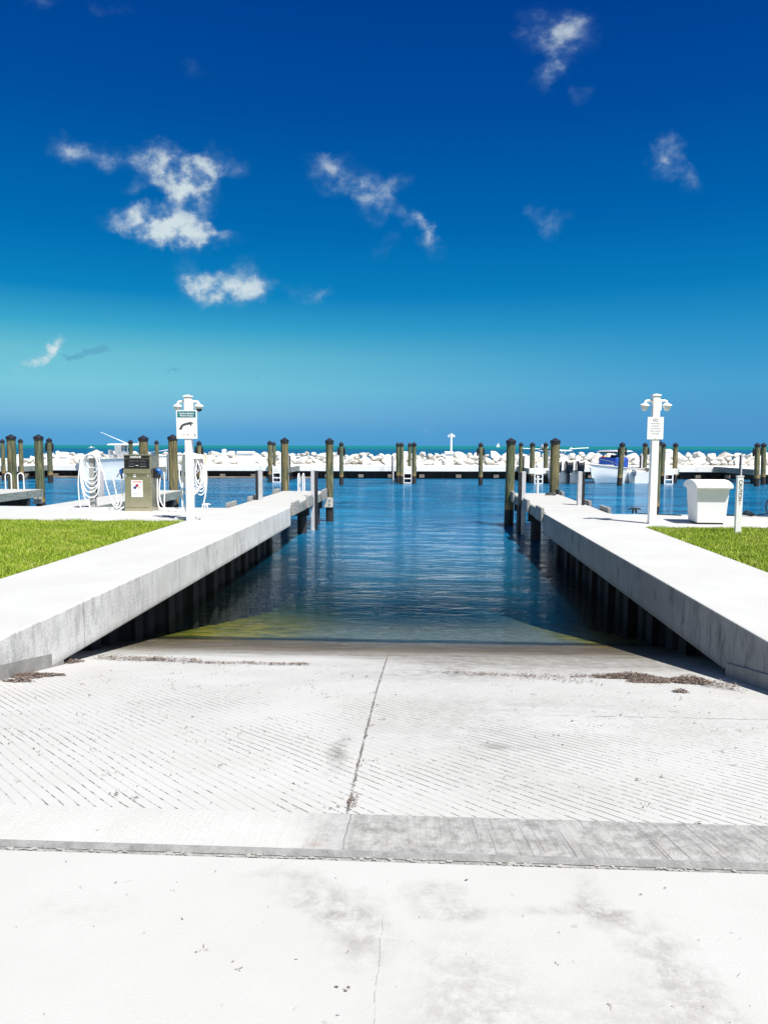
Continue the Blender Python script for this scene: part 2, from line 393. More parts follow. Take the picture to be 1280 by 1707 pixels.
    col = t.mix(t.math('MULTIPLY', jm, .88), col, (.085, .075, .065))
    sy = t.math('ABSOLUTE', t.math('ADD', t.math('SUBTRACT', c[1], 4.97), t.math('MULTIPLY', t.math('SUBTRACT', t.noise(p, 8.0, 4.0), .5), .05)))
    sm2 = t.math('MULTIPLY', t.math('MULTIPLY', t.ramp(sy, .004, .014, True, 1, 0), t.ramp(c[0], .7, 1.1)), t.ramp(t.noise(p, 13.0, 3.0), .38, .55))
    col = t.mix(t.math('MULTIPLY', sm2, .7), col, (.15, .14, .13))
    # damp concrete, then the tide line and the algae below it
    damp = t.ramp(t.math('ADD', wet0, t.ramp(c[0], -1.2, 1.0, True, 0.0, .9)), 7.6, 8.5)
    col = t.mix(t.math('MULTIPLY', damp, t.ramp(t.math('ADD', g, t.math('MULTIPLY', groove, .25)), .30, .66, True, .35, .95)), col, (.205, .195, .17))
    ridge = t.ramp(fr, .1, .42)
    brown = t.mix(t.ramp(t.math('ADD', t.math('MULTIPLY', ridge, .5), t.math('MULTIPLY', g, .8)), .45, .85), (.040, .031, .017), (.125, .102, .066))
    col = t.mix(t.ramp(wet0, 7.95, 8.95), col, brown)
    col = t.mix(t.math('MULTIPLY', t.math('MULTIPLY', groove, t.ramp(wet0, 7.4, 8.3)), .60), col, (.035, .028, .018))
    wl = t.noise(t.mul(p, (1.3, 13.0, 1)), 1.0, 5.0, .65)
    col = t.mix(t.math('MULTIPLY', t.ramp(wl, .50, .62), t.ramp(wet0, 7.4, 8.4, True, 0, .5)), col, (.24, .215, .165))
    wl2 = t.noise(t.mul(p, (1.0, 9.0, 1)), 1.6, 5.0, .65)
    col = t.mix(t.math('MULTIPLY', t.ramp(wl2, .54, .66), t.ramp(wet0, 7.2, 8.2, True, 0, .6)), col, (.06, .05, .035))
    alg = t.ramp(t.math('ADD', wet0, t.math('MULTIPLY', g, .3)), 9.6, 10.15)
    xl = t.math('ADD', c[0], t.math('MULTIPLY', t.math('SUBTRACT', t.noise(p, 1.6, 4.0, .6), .5), .9))
    edge = t.math('MAXIMUM', t.ramp(xl, -2.7, -1.0, True, 1, 0), t.ramp(xl, 1.8, 2.4))
    ctr = t.mix(t.ramp(g, .35, .65), (.075, .075, .075), (.26, .24, .21))
    yel = t.mix(t.ramp(t.noise(p, 2.2, 7.0, .72), .38, .66), (.060, .072, .006), (.36, .24, .022))
    col = t.mix(alg, col, t.mix(edge, ctr, yel))
    # tyre scrub marks reaching down into the water
    scr = t.noise(t.mul(p, (9.0, 1.1, 1)), 1.0, 5.0, .65)
    col = t.mix(t.math('MULTIPLY', t.ramp(scr, .56, .70, True, 0, .5), alg), col, (.30, .29, .26))
    col = t.mix(t.ramp(t.math('ABSOLUTE', t.math('SUBTRACT', wet0, 10.05)), .10, .50, True, .92, 0), col, (.016, .013, .009))
    deep = t.ramp(c[1], 12.5, 19.0); col = t.mix(deep, col, t.mix(edge, (.012, .085, .13), (.06, .085, .010)))
    t.put(b.inputs['Base Color'], col)
    t.put(b.inputs['Roughness'], t.ramp(wet0, 8.3, 9.6, True, .88, .42))
    h = t.math('ADD', t.math('MULTIPLY', t.math('MULTIPLY', groove, -.38), 1.0), t.math('ADD', t.math('MULTIPLY', f, .30), t.math('MULTIPLY', g, .4)))
    bump(t, b, h, .006)
    return m


def water_mat(name, body_near, body_far, y0, y1, amp=1.0, opaque=False):
    m = bpy.data.materials.new(name); m.use_nodes = True; t = NT(m.node_tree); t.n.clear()
    o = t.new('ShaderNodeOutputMaterial'); p = pos(t); c = t.xyz(p)
    a = t.noise(t.mul(p, (.8, 1.9, 1)), 1.15, 5.0, .58, .4)
    e = t.noise(t.mul(p, (.75, 2.2, 1)), 4.4, 3.0, .55, .3)
    l = t.noise(t.mul(p, (.30, .75, 1)), .55, 3.0, .5)
    calm = t.ramp(c[1], 9.8, 15.0, True, .22, 1.0)
    h = t.math('ADD', t.math('MULTIPLY', a, .62), t.math('ADD', t.math('MULTIPLY', e, .34), t.math('MULTIPLY', l, .35)))
    h = t.math('MULTIPLY', h, calm)
    far_ = t.noise(t.mul(p, (.42, 1.25, 1)), 1.0, 4.0, .6, .5)
    h = t.math('ADD', h, t.math('MULTIPLY', far_, t.ramp(c[1], 18.0, 36.0, True, 0, 1.5)))
    nd = t.new('ShaderNodeBump'); t.put(nd.inputs['Height'], h); nd.inputs['Distance'].default_value = .15 * amp; nd.inputs['Strength'].default_value = 1.0
    N = nd.outputs[0]
    fr = t.new('ShaderNodeFresnel'); fr.inputs[0].default_value = 1.50; t.l.new(N, fr.inputs['Normal'])
    gl = t.new('ShaderNodeBsdfGlossy'); gl.inputs['Roughness'].default_value = .06; t.l.new(N, gl.inputs['Normal']); gl.inputs[0].default_value = (1, 1, 1, 1)
    body = t.new('ShaderNodeBsdfDiffuse')
    patch = t.noise(t.mul(p, (.5, 1.3, 1)), .35, 4.0, .55)
    bc = t.mix(t.ramp(t.math('ADD', c[1], t.math('MULTIPLY', patch, 4.0)), y0, y1), body_near, body_far)
    bc = t.mix(t.ramp(a, .40, .68, True, 0, .5), bc, (.002, .135, .27))
    t.put(body.inputs[0], bc)
    fs_ = t.noise(t.mul(p, (.16, .75, 1)), 1.0, 5.0, .65, .4); fk = t.ramp(c[1], 20.0, 30.0)
    bc = t.mix(t.math('MULTIPLY', t.ramp(fs_, .50, .64), t.math('MULTIPLY', fk, .9)), bc, (.012, .21, .38))
    bc = t.mix(t.math('MULTIPLY', t.ramp(fs_, .36, .48, True, 1, 0), t.math('MULTIPLY', fk, .8)), bc, (.0, .045, .12))
    t.put(body.inputs[0], bc)
    tr = t.new('ShaderNodeBsdfTransparent'); tr.inputs[0].default_value = (.80, .92, .90, 1)
    depth = t.ramp(t.math('ADD', c[1], t.math('MULTIPLY', patch, 2.0)), 10.6, 20.5, True, .02, 1.0)
    sh = t.math('MULTIPLY', t.math('MAXIMUM', t.ramp(c[0], -3.6, -.7, True, 1, 0), t.ramp(c[0], 1.5, 2.8)), t.ramp(c[1], 14.0, 24.0, True, .92, 0))
    depth = t.math('MULTIPLY', depth, t.math('SUBTRACT', 1.0, sh))
    mx = t.new('ShaderNodeMixShader'); t.put(mx.inputs[0], depth); t.l.new(tr.outputs[0], mx.inputs[1]); t.l.new(body.outputs[0], mx.inputs[2])
    ms = t.new('ShaderNodeMixShader')
    t.put(ms.inputs[0], t.math('MULTIPLY', t.math('MINIMUM', fr.outputs[0], .80), t.ramp(c[1], 9.8, 17.0, True, .50, 1.0))); t.l.new(mx.outputs[0], ms.inputs[1]); t.l.new(gl.outputs[0], ms.inputs[2])
    t.l.new(ms.outputs[0], o.inputs[0])
    return m
def sea_mat():
    m = bpy.data.materials.new('open_sea_water'); m.use_nodes = True; t = NT(m.node_tree); t.n.clear()
    o = t.new('ShaderNodeOutputMaterial'); p = pos(t); c = t.xyz(p)
    streak = t.noise(t.mul(p, (.012, .05, 1)), 1.0, 5.0, .65); chop = t.noise(t.mul(p, (.25, .9, 1)), 1.0, 4.0, .6)
    blue = t.mix(t.ramp(chop, .38, .64), (.0, .060, .13), (.004, .095, .19))
    teal = t.mix(t.ramp(streak, .35, .65), (.0, .105, .125), (.004, .17, .155))
    yy_ = t.math('LOGARITHM', t.math('MAXIMUM', c[1], 1.0), 10.0)
    far = t.ramp(t.math('ADD', yy_, t.math('MULTIPLY', t.math('SUBTRACT', streak, .5), .5)), 2.62, 3.05)
    col = t.mix(far, blue, teal)
    cap = t.math('MULTIPLY', t.ramp(t.noise(t.mul(p, (.10, .5, 1)), 1.0, 6.0, .75), .70, .76), .5)
    col = t.mix(cap, col, (.5, .6, .62))
    df = t.new('ShaderNodeBsdfDiffuse'); t.put(df.inputs[0], col)
    nd = t.new('ShaderNodeBump'); t.put(nd.inputs['Height'], chop); nd.inputs['Distance'].default_value = .35
    gl = t.new('ShaderNodeBsdfGlossy'); gl.inputs['Roughness'].default_value = .35; t.l.new(nd.outputs[0], gl.inputs['Normal'])
    gl.inputs[0].default_value = (.6, .8, .9, 1)
    ms = t.new('ShaderNodeMixShader'); ms.inputs[0].default_value = .10; t.l.new(df.outputs[0], ms.inputs[1]); t.l.new(gl.outputs[0], ms.inputs[2])
    t.l.new(ms.outputs[0], o.inputs[0]); return m
def pile_mat():
    m, t, b = new_mat('weathered_pile_wood'); p = pos(t); o = objp(t); c = t.xyz(p)
    info = t.new('ShaderNodeObjectInfo').outputs['Random']
    q = t.vmath('ADD', t.mul(p, (1, 1, .07)), t.comb(t.math('MULTIPLY', info, 40.0), 0, 0))
    g = t.noise(q, 24.0, 6.0, .7); l = t.noise(t.vmath('ADD', t.mul(p, (1, 1, .3)), t.comb(0, t.math('MULTIPLY', info, 30.0), 0)), 4.2, 5.0, .65)
    green = t.mix(t.ramp(g, .35, .66), (.040, .055, .026), (.17, .185, .095))
    tan = t.mix(t.ramp(g, .34, .66), (.075, .065, .028), (.29, .245, .115))
    lean = t.math('ADD', l, t.math('MULTIPLY', t.math('SUBTRACT', info, .5), .25))
    col = t.mix(t.ramp(lean, .42, .60), green, tan)
    crk = t.ramp(t.noise(t.mul(q, (1, 1, .5)), 40.0, 3.0, .6), .60, .66)
    col = t.mix(t.math('MULTIPLY', crk, .8), col, (.03, .028, .02))
    zb = t.math('ADD', c[2], t.math('MULTIPLY', t.math('SUBTRACT', t.noise(p, 7.0, 3.0), .5), .10))
    col = t.mix(t.ramp(zb, -.48, -.18, True, .75, 0), col, t.mix(g, (.26, .15, .05), (.46, .30, .10)))
    col = t.mix(t.ramp(zb, -.53, -.49, True, 1, 0), col, t.mix(g, (.006, .007, .010), (.030, .030, .028)))
    t.put(b.inputs['Base Color'], col); b.inputs['Roughness'].default_value = .82
    bump(t, b, t.math('SUBTRACT', g, crk), .012)
    return m
def board_mat(name, c1, c2, axis=1):
    m, t, b = new_mat(name); p = pos(t)
    s = (1, 1, 1) if axis is None else tuple(.10 if i == axis else 1.0 for i in range(3))
    g = t.noise(t.mul(p, s), 26.0, 6.0, .7); l = t.noise(p, 2.4, 5.0, .6)
    col = t.mix(t.ramp(g, .32, .68), c1, c2)
    col = t.mix(t.ramp(l, .52, .68, True, 0, .45), col, tuple(x * .45 for x in c1))
    t.put(b.inputs['Base Color'], col); b.inputs['Roughness'].default_value = .85
    bump(t, b, g, .006); return m
def plank_deck_mat():
    m, t, b = new_mat('sunbleached_plank_deck'); p = pos(t); c = t.xyz(p)
    k = t.math('DIVIDE', c[1], .145); fr = t.math('ABSOLUTE', t.math('SUBTRACT', t.math('FRACT', k), .5))
    idn = t.noise(t.comb(t.math('FLOOR', k), 0, 0), 3.7, 1.0); g = t.noise(t.mul(p, (.12, 1, 1)), 30.0, 5.0, .7)
    col = t.mix(t.ramp(idn, .3, .7), (.46, .46, .44), (.54, .54, .52)); col = t.mix(t.ramp(g, .45, .75, True, 0, .3), col, (.36, .35, .32))
    gap = t.ramp(fr, .45, .49); col = t.mix(t.math('MULTIPLY', gap, .45), col, (.12, .11, .10))
    t.put(b.inputs['Base Color'], col); b.inputs['Roughness'].default_value = .85
    bump(t, b, t.math('SUBTRACT', t.math('MULTIPLY', g, .3), gap), .008); return m
def rock_mat(i):
    m, t, b = new_mat('limestone_rock'); p = objp(t)
    info = t.new('ShaderNodeObjectInfo').outputs['Random']
    q = t.vmath('ADD', p, t.comb(t.math('MULTIPLY', info, 50.0), 0, 0))
    n = t.noise(q, 1.6, 6.0, .65); f = t.noise(q, 7.0, 6.0, .75)
    w_ = t.mix(t.ramp(n, .35, .65), (.70, .685, .64), (.80, .795, .77))
    br = t.mix(t.ramp(f, .35, .65), (.36, .28, .16), (.52, .43, .29))
    col = t.mix(t.math('MULTIPLY', t.ramp(t.math('ADD', n, t.math('MULTIPLY', info, .32)), .76, .92), .8), w_, br)
    col = t.mix(t.ramp(f, .62, .76, True, 0, .6), col, (.20, .18, .14))
    t.put(b.inputs['Base Color'], col); b.inputs['Roughness'].default_value = .9
    bump(t, b, t.noise(q, 9.0, 6.0, .7), .12); return m
def grass_mat(blade=True):
    m, t, b = new_mat('lawn_grass' if blade else 'lawn_soil'); p = pos(t)
    n = t.noise(p, 1.3, 5.0, .6); n2 = t.noise(p, 9.0, 3.0, .6); info = t.noise(p, 55.0, 2.0, .5)
    if blade:
        col = t.mix(t.ramp(n, .35, .65), (.27, .39, .025), (.39, .48, .045))
        col = t.mix(t.ramp(info, .42, .62), col, (.15, .245, .018)); col = t.mix(t.ramp(t.math('ADD', n2, t.math('MULTIPLY', n, .35)), .70, .86, True, 0, .7), col, (.45, .42, .15))
        b.inputs['Subsurface Weight'].default_value = 0
    else: col = t.mix(t.ramp(n2, .3, .7), (.07, .115, .014), (.12, .17, .022))
    t.put(b.inputs['Base Color'], col); b.inputs['Roughness'].default_value = .6 if blade else .95
    b.inputs['Specular IOR Level'].default_value = .25
    return m
def flake_mat():
    m, t, b = new_mat('dried_seaweed'); p = pos(t)
    n = t.noise(p, 48.0, 3.0, .6)
    col = t.cramp(n, [(.32, (.030, .020, .016)), (.46, (.085, .060, .048)), (.56, (.18, .135, .108)), (.68, (.38, .32, .26))])
    t.put(b.inputs['Base Color'], col); b.inputs['Roughness'].default_value = .75; return m
def steel_mat():
    m, t, b = new_mat('brushed_stainless_steel'); p = objp(t)
    g = t.noise(t.mul(p, (1, 1, 40)), 6.0, 3.0, .6); n = t.noise(p, 3.0, 4.0, .5)
    t.put(b.inputs['Base Color'], t.mix(t.ramp(n, .3, .7), (.49, .45, .31), (.60, .55, .40)))
    b.inputs['Metallic'].default_value = .82; t.put(b.inputs['Roughness'], t.ramp(g, .3, .7, False, .20, .34))
    bump(t, b, g, .0006); return m

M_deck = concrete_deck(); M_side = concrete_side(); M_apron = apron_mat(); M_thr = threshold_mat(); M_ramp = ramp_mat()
M_white = plain('white_painted_metal', (.84, .84, .83), .4, var=.03, scale=4, dirt=((.52, .50, .46), .4))
M_plastic = plain('white_marine_plastic', (.86, .86, .84), .45, var=.02, scale=5, dirt=((.60, .58, .54), .25), bmp=.001)
M_greypost = plain('grey_galvanised_post', (.40, .40, .38), .5, var=.12, scale=9, dirt=((.25, .24, .22), .4))
M_guide = plain('weathered_white_channel', (.58, .58, .59), .5, var=.08, scale=5, dirt=((.35, .34, .32), .4))
M_rubber = plain('black_rubber_strip', (.018, .018, .024), .55, var=.3, scale=12)
M_black = plain('black_plastic', (.014, .014, .016), .4, var=.2, scale=8)
M_cap = plain('black_pile_cap', (.022, .023, .030), .35, var=.35, scale=14, bmp=.004)
M_pile = pile_mat(); M_under = board_mat('tarred_underdock_timber', (.010, .012, .016), (.035, .037, .040), 2)
M_fboard = board_mat('grey_green_fascia_timber', (.17, .19, .165), (.36, .38, .34), 1)
M_bump = board_mat('weathered_bumper_board', (.24, .235, .22), (.44, .43, .41), 1)
M_plank = plank_deck_mat(); M_bracket = board_mat('bleached_bracket_timber', (.45, .44, .38), (.66, .65, .60), 2)
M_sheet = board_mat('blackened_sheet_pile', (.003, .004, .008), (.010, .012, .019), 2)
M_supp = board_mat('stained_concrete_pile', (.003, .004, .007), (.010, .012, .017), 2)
M_steel = steel_mat(); M_rock = rock_mat(0)
M_blade = grass_mat(); M_soil = grass_mat(False); M_flake = flake_mat()
M_hose = plain('white_rubber_hose', (.84, .85, .85), .35, var=.03, scale=10)
M_blue = plain('blue_nozzle_plastic', (.01, .13, .46), .35, var=.1)
M_gel = plain('white_gelcoat', (.86, .86, .85), .22, var=.02, scale=2)
M_bluecanvas = plain('blue_canvas', (.008, .075, .42), .8, var=.2, scale=6, bmp=.01)
M_dark = plain('dark_grey_cowling', (.007, .009, .013), .25, var=.2)
M_silver = plain('silver_outboard_metal', (.34, .38, .42), .35, metal=.5)
M_glass = plain('tinted_screen', (.05, .09, .12), .08)
M_red = plain('red_extinguisher_paint', (.55, .01, .008), .35)
M_yellow = plain('pale_yellow_plastic', (.75, .68, .38), .6)
M_teal = plain('teal_sign_paint', (.0, .19, .24), .5, var=.04)
M_signw = plain('white_sign_face', (.84, .84, .84), .45, var=.015)
M_ink = plain('dark_grey_ink', (.06, .062, .065), .6)
M_inkl = plain('faded_grey_ink', (.36, .36, .37), .6)
M_maroon = plain('crimson_print', (.34, .01, .05), .6); M_navy = plain('navy_print', (.012, .04, .16), .6); M_tan = plain('faded_orange_print', (.66, .40, .26), .6)
M_seal = plain('cast_grey_joint', (.27, .27, .265), .8, var=.2, scale=14, bmp=.004, dirt=((.12, .12, .11), .6))
M_mortar = plain('crumbled_mortar', (.46, .45, .42), .9, var=.1, scale=30, bmp=.01, dirt=((.30, .29, .27), .7))
M_rubble = plain('breakwater_fill', (.62, .60, .54), .95, var=.25, scale=.8)
M_bed = plain('harbour_bed_sand', (.03, .07, .085), .95, var=.2, scale=.2)
M_wallc = plain('seawall_cap_concrete', (.76, .75, .72), .88, var=.06, scale=.6, dirt=((.34, .33, .31), .55))
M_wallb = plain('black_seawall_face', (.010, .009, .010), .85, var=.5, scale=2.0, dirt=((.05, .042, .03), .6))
M_tide = plain('tide_shelf_stone', (.20, .17, .14), .9, var=.3, scale=1.5, dirt=((.06, .05, .05), .7))

WHITES = {M_white, M_plastic, M_signw, M_hose, M_gel, M_steel, M_blade, M_rock, M_wallc}
for m_ in bpy.data.materials:
    if m_ in WHITES or not m_.use_nodes: continue
    for nd in m_.node_tree.nodes:
        if nd.type == 'MIX':
            for k in (6, 7):
                if not nd.inputs[k].is_linked:
                    c_ = nd.inputs[k].default_value; nd.inputs[k].default_value = (c_[0] * .88, c_[1] * .88, c_[2] * .88, 1)

# ------------------------------------------------------------ ground, ramp, water
PY = [-5, 2.78, 3.08, 4, 5.9, 9.9, 14, 20, 26, 90]; PZ = [0, 0, -.005, -.1, -.36, -1.07, -1.85, -2.9, -3.2, -3.2]
def zr(y):
    a = 0.0
    for k in (-.3, -.15, 0, .15, .3): a += float(np.interp(y + k * (1 if y > 3.4 else 0), PY, PZ))
    return a / 5
def onramp(px, py):
    dv = ray(px, py); t_ = 1.0
    while t_ < 40:
        p_ = Vector((0, 0, EYE)) + dv * t_
        if p_.z <= zr(p_.y): return p_
        t_ += .004
    return p_
def sheet(name, xs, ys, zf, mat_, smooth=True):
    vs = [(x, y, zf(x, y)) for y in ys for x in xs]; nx = len(xs)
    fs = [(j * nx + i, j * nx + i + 1, (j + 1) * nx + i + 1, (j + 1) * nx + i) for j in range(len(ys) - 1) for i in range(nx - 1)]
    b_ = MB(); b_.add(vs, fs); o_ = b_.build(name, mat_, smooth=False, recalc=False)
    if smooth: o_.data.shade_smooth()
    return o_
ls = lambda a, b, n: [a + (b - a) * i / (n - 1) for i in range(n)]
tag(sheet('boat_ramp', ls(-4.04, 3.40, 30), ls(3.08, 30, 180), lambda x, y: zr(y), M_ramp), kind='structure')
tag(sheet('ramp_threshold', ls(-3.80, 3.22, 30), ls(2.785, 3.085, 8), lambda x, y: .004 + zr(y) + .004 * math.sin((y - 2.785) * 9), M_thr), kind='structure')
ap = MB(); ap.b2((-14, -16, -.3), (14, 2.724, 0)); tag(ap.build('apron', M_apron, bevel=.006), kind='structure')
# grey cast strip between apron and threshold, with crumbled mortar along it
st = MB(); random.seed(5)
n_ = 120; xs = ls(-3.5, 2.85, n_)
for (y0, y1, z0, z1) in ((2.760, 2.787, -.010, .006),):
    vs = []
    for x in xs:
        j = .002 * mn.noise(Vector((x * 9, 3, 0)))
        vs += [(x, y0 + j, z0), (x, y0 + .01 + j, z1 + j), (x, y1, z1), (x, y1 + .004, -.02)]
    st.add(vs, [(4 * i + k, 4 * i + 4 + k, 4 * i + 5 + k, 4 * i + 1 + k) for i in range(n_ - 1) for k in range(3)])
js = tag(st.build('joint_strip', M_seal, smooth=True), kind='structure')
bd = MB(); bd.b2((-3.5, 2.66, -.2), (2.85, 2.80, -.013)); tag(bd.build('joint_bed', M_seal), kind='structure')
mo = MB()
for i in range(380):
    x = random.uniform(-2.4, 2.2); s = random.uniform(.0025, .009); y = 2.741 + random.gauss(0, .008)
    bm = bmesh.new(); bmesh.ops.create_icosphere(bm, subdivisions=1, radius=1)
    sc3 = (s * random.uniform(1, 2.6), s * random.uniform(.5, 1.1), s * random.uniform(.3, .6))
    mo.add([(x + v.co.x * sc3[0] * random.uniform(.8, 1.2), y + v.co.y * sc3[1], -.008 + v.co.z * sc3[2]) for v in bm.verts], [tuple(v.index for v in f.verts) for f in bm.faces]); bm.free()
tag(mo.build('mortar_crumbs', M_mortar), 'line of crumbled white mortar bits in the joint across the pavement', 'mortar', kind='stuff')

gr = MB()
gr.b2((-400, -300, -3.4), (-4.08, 17.6, -.035)); gr.b2((3.42, -300, -3.4), (400, 16.6, -.035)); gr.b2((-4.08, -300, -3.4), (3.42, 2.66, -.28))
tag(gr.build('ground', M_soil), kind='structure')
bed = MB(); bed.b2((-400, 24, -4.2), (400, 64, -3.25)); tag(bed.build('seabed', M_bed), kind='structure')
Mw = water_mat('harbour_water', (.004, .075, .115), (.002, .110, .235), 12, 26)
def wz(x, y):
    k = max(0, min(1, (y - 9.0) / .3)) * max(0, min(1, (30 - y) / 8)) if -4.3 < x < 3.7 else 0
    return -1.07 + k * (.007 * mn.noise(Vector((x * .55, y * 1.6, 0))) + .0025 * mn.noise(Vector((x * 1.7 + 9, y * 5.0, 0))))
tag(sheet('harbour_water', [-420, -4.5] + ls(-4.3, 3.7, 110) + [3.9, 420], ls(9.0, 13, 110) + ls(13.08, 30, 190) + [64], wz, Mw), kind='structure')
se = MB(); se.add([(-30000, 64.4, -1.066), (30000, 64.4, -1.066), (30000, 40000, -1.066), (-30000, 40000, -1.066)], [(0, 1, 2, 3)])
tag(se.build('sea', sea_mat(), recalc=False), kind='structure')

# ------------------------------------------------------------ near concrete docks
def concrete_dock(label, side):
    s = side
    if s < 0: main = [(-5.06, 2.732), (-3.5, 2.732), (-3.45, 19.15), (-5.0, 19.15), (-5.0, 18.75), (-40, 19.3), (-40, 15.5), (-5.06, 15.42)]; xi = -3.5
    else: main = [(2.83, 2.732), (4.40, 2.732), (4.44, 14.95), (40, 15.3), (40, 17.5), (4.52, 17.75), (4.5, 17.92), (2.90, 17.92)]; xi = 2.83
    e = empty('concrete_dock', (0, 0, 0), label=label, cat='dock')
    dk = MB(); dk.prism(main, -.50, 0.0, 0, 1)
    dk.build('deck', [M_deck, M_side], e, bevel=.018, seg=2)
    # low kerb footing that follows the ramp
    ft = MB(); ys = ls(2.8, 6.9, 12); x0, x1 = (xi - .10, xi + .012) if s < 0 else (xi - .003, xi + .10)
    vs = []
    for y in ys: vs += [(x0, y, zr(y) - .3), (x1, y, zr(y) - .3), (x1, y, min(-.03, zr(y) + .13)), (x0, y, min(-.03, zr(y) + .13))]
    ft.add(vs, [(4 * i + k, 4 * i + 4 + k, 4 * i + 4 + (k + 1) % 4, 4 * i + (k + 1) % 4) for i in range(11) for k in range(4)] + [(0, 1, 2, 3), (44, 47, 46, 45)])
    ft.build('footing', plain('damp_grey_concrete', (.27, .265, .25), .9, var=.2, scale=5, dirt=((.12, .12, .11), .6), bmp=.004), e)
    # corrugated sheet pile wall set back under the deck
    xw = xi - .36 if s < 0 else xi + .36; sp = MB(); y = 6.9; pts = []
    while y < (18.9 if s < 0 else 17.6):
        pts += [(xw, y), (xw, y + .22), (xw - .10 * (-s) * -1 if False else xw + .10 * s, y + .32), (xw + .10 * s, y + .54)]; y += .64
    vs = [(a, b_, z_) for a, b_ in pts for z_ in (-3.2, -.45)]
    sp.add(vs, [(2 * i, 2 * i + 2, 2 * i + 3, 2 * i + 1) for i in range(len(pts) - 1)])
    sp.b2((xw + .14 * s, 6.9, -3.3), (xw + .2 * s, pts[-1][1], -.5))
    sp.b2((xw - .2 * -s * -1 if False else min(xw, xi), 6.86, -1.2), (max(xw, xi) , 6.93, -.46))
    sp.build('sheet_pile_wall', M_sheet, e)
    k = 0
    for y in ([8.3, 9.6, 10.9, 12.1, 13.3, 14.5, 15.7, 16.9, 18.3] if s < 0 else [7.6, 8.9, 10.2, 11.4, 12.6, 13.8, 15.0, 16.2, 17.3]):
        pl = MB(); xc = xi - .385 if s < 0 else xi + .385
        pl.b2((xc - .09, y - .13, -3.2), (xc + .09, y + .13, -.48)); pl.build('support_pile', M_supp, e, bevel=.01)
    # dark wall under the cross dock facing the basin
    wl = MB()
    if s < 0: wl.b2((-40, 18.3, -3.3), (-5.2, 18.6, -.49))
    else: wl.b2((4.6, 17.1, -3.3), (40, 17.4, -.49))
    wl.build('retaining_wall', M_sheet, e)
    return e
concrete_dock('long bleached concrete dock left of the ramp, carrying the fuel dispenser', -1)
concrete_dock('long bleached concrete dock right of the ramp, carrying the white dock box', 1)

# ------------------------------------------------------------ wooden finger piers near
def finger(label, xa, xb, y0, y1, bumpers, legs=True, skew=0.0, far=False):
    e = empty('finger_pier', (0, 0, 0), label=label, cat='pier', group='finger piers' if far else 'wooden finger piers')
    K = lambda y: skew * (y - y0) / (y1 - y0)
    d_ = MB(); d_.prism([(xa, y0), (xb, y0), (xb + skew, y1), (xa + skew, y1)], -.055, -.002)
    d_.build('deck', M_plank, e, bevel=.006)
    for x in (xa, xb):
        f_ = MB(); w_ = .045; o_ = -w_ if x == xa else 0
        f_.prism([(x + o_, y0), (x + o_ + w_, y0), (x + skew + o_ + w_, y1), (x + skew + o_, y1)], -.27, -.012)
        f_.build('fascia_board', M_fboard, e, bevel=.004)
    f_ = MB(); f_.b2((xa + skew - .045, y1 + .002, -.27), (xb + skew + .045, y1 + .047, -.012)); f_.build('fascia_board', M_fboard, e, bevel=.004)
    for (sx, yb, ln) in bumpers:
        x = (xb + .047 if sx > 0 else xa - .047) + K(yb); b_ = MB()
        b_.box((x + .04 * sx, yb + ln / 2, -.06), (.075, ln, .34)); b_.build('bumper_board', M_bump, e, bevel=.006)
    if legs:
        yy_ = [y0 + 3.2, y1 - .9] if not far else [y1 - .5]
        for y in yy_:
            b_ = MB(); b_.b2((xa + K(y) - .02, y - .08, -.53), (xb + K(y) + .02, y + .08, -.28)); b_.build('cross_beam', M_under, e)
            for x in (xa + .2, xb - .2):
                p_ = MB(); p_.lathe([(.15, -3.3), (.145, -.53)], 14, (x + K(y), y, 0)); p_.build('support_pile', M_under, e, smooth=True)
    return e
finger('wooden finger pier extending the left ramp dock out to the water', -4.98, -3.50, 19.15, 26.0,
       [(1, 19.2, .9), (1, 21.6, .85), (1, 24.7, 1.0), (-1, 18.9, .9), (-1, 21.2, 1.0), (-1, 24.7, .9)], skew=.05)
finger('wooden finger pier extending the right ramp dock out to the water', 2.98, 4.45, 17.92, 25.5,
       [(-1, 18.0, .9), (-1, 20.6, .9), (-1, 24.2, 1.0), (1, 18.2, .9), (1, 20.4, 1.0), (1, 24.6, .8)], skew=.08)
finger('finger pier running out behind the fuel dispenser', -10.02, -8.6, 18.6, 26.0, [(1, 21.0, .8), (-1, 25, .8)])
finger('finger pier at the left edge of the picture with a ladder at its end', -15.4, -13.85, 19.2, 26.2, [])

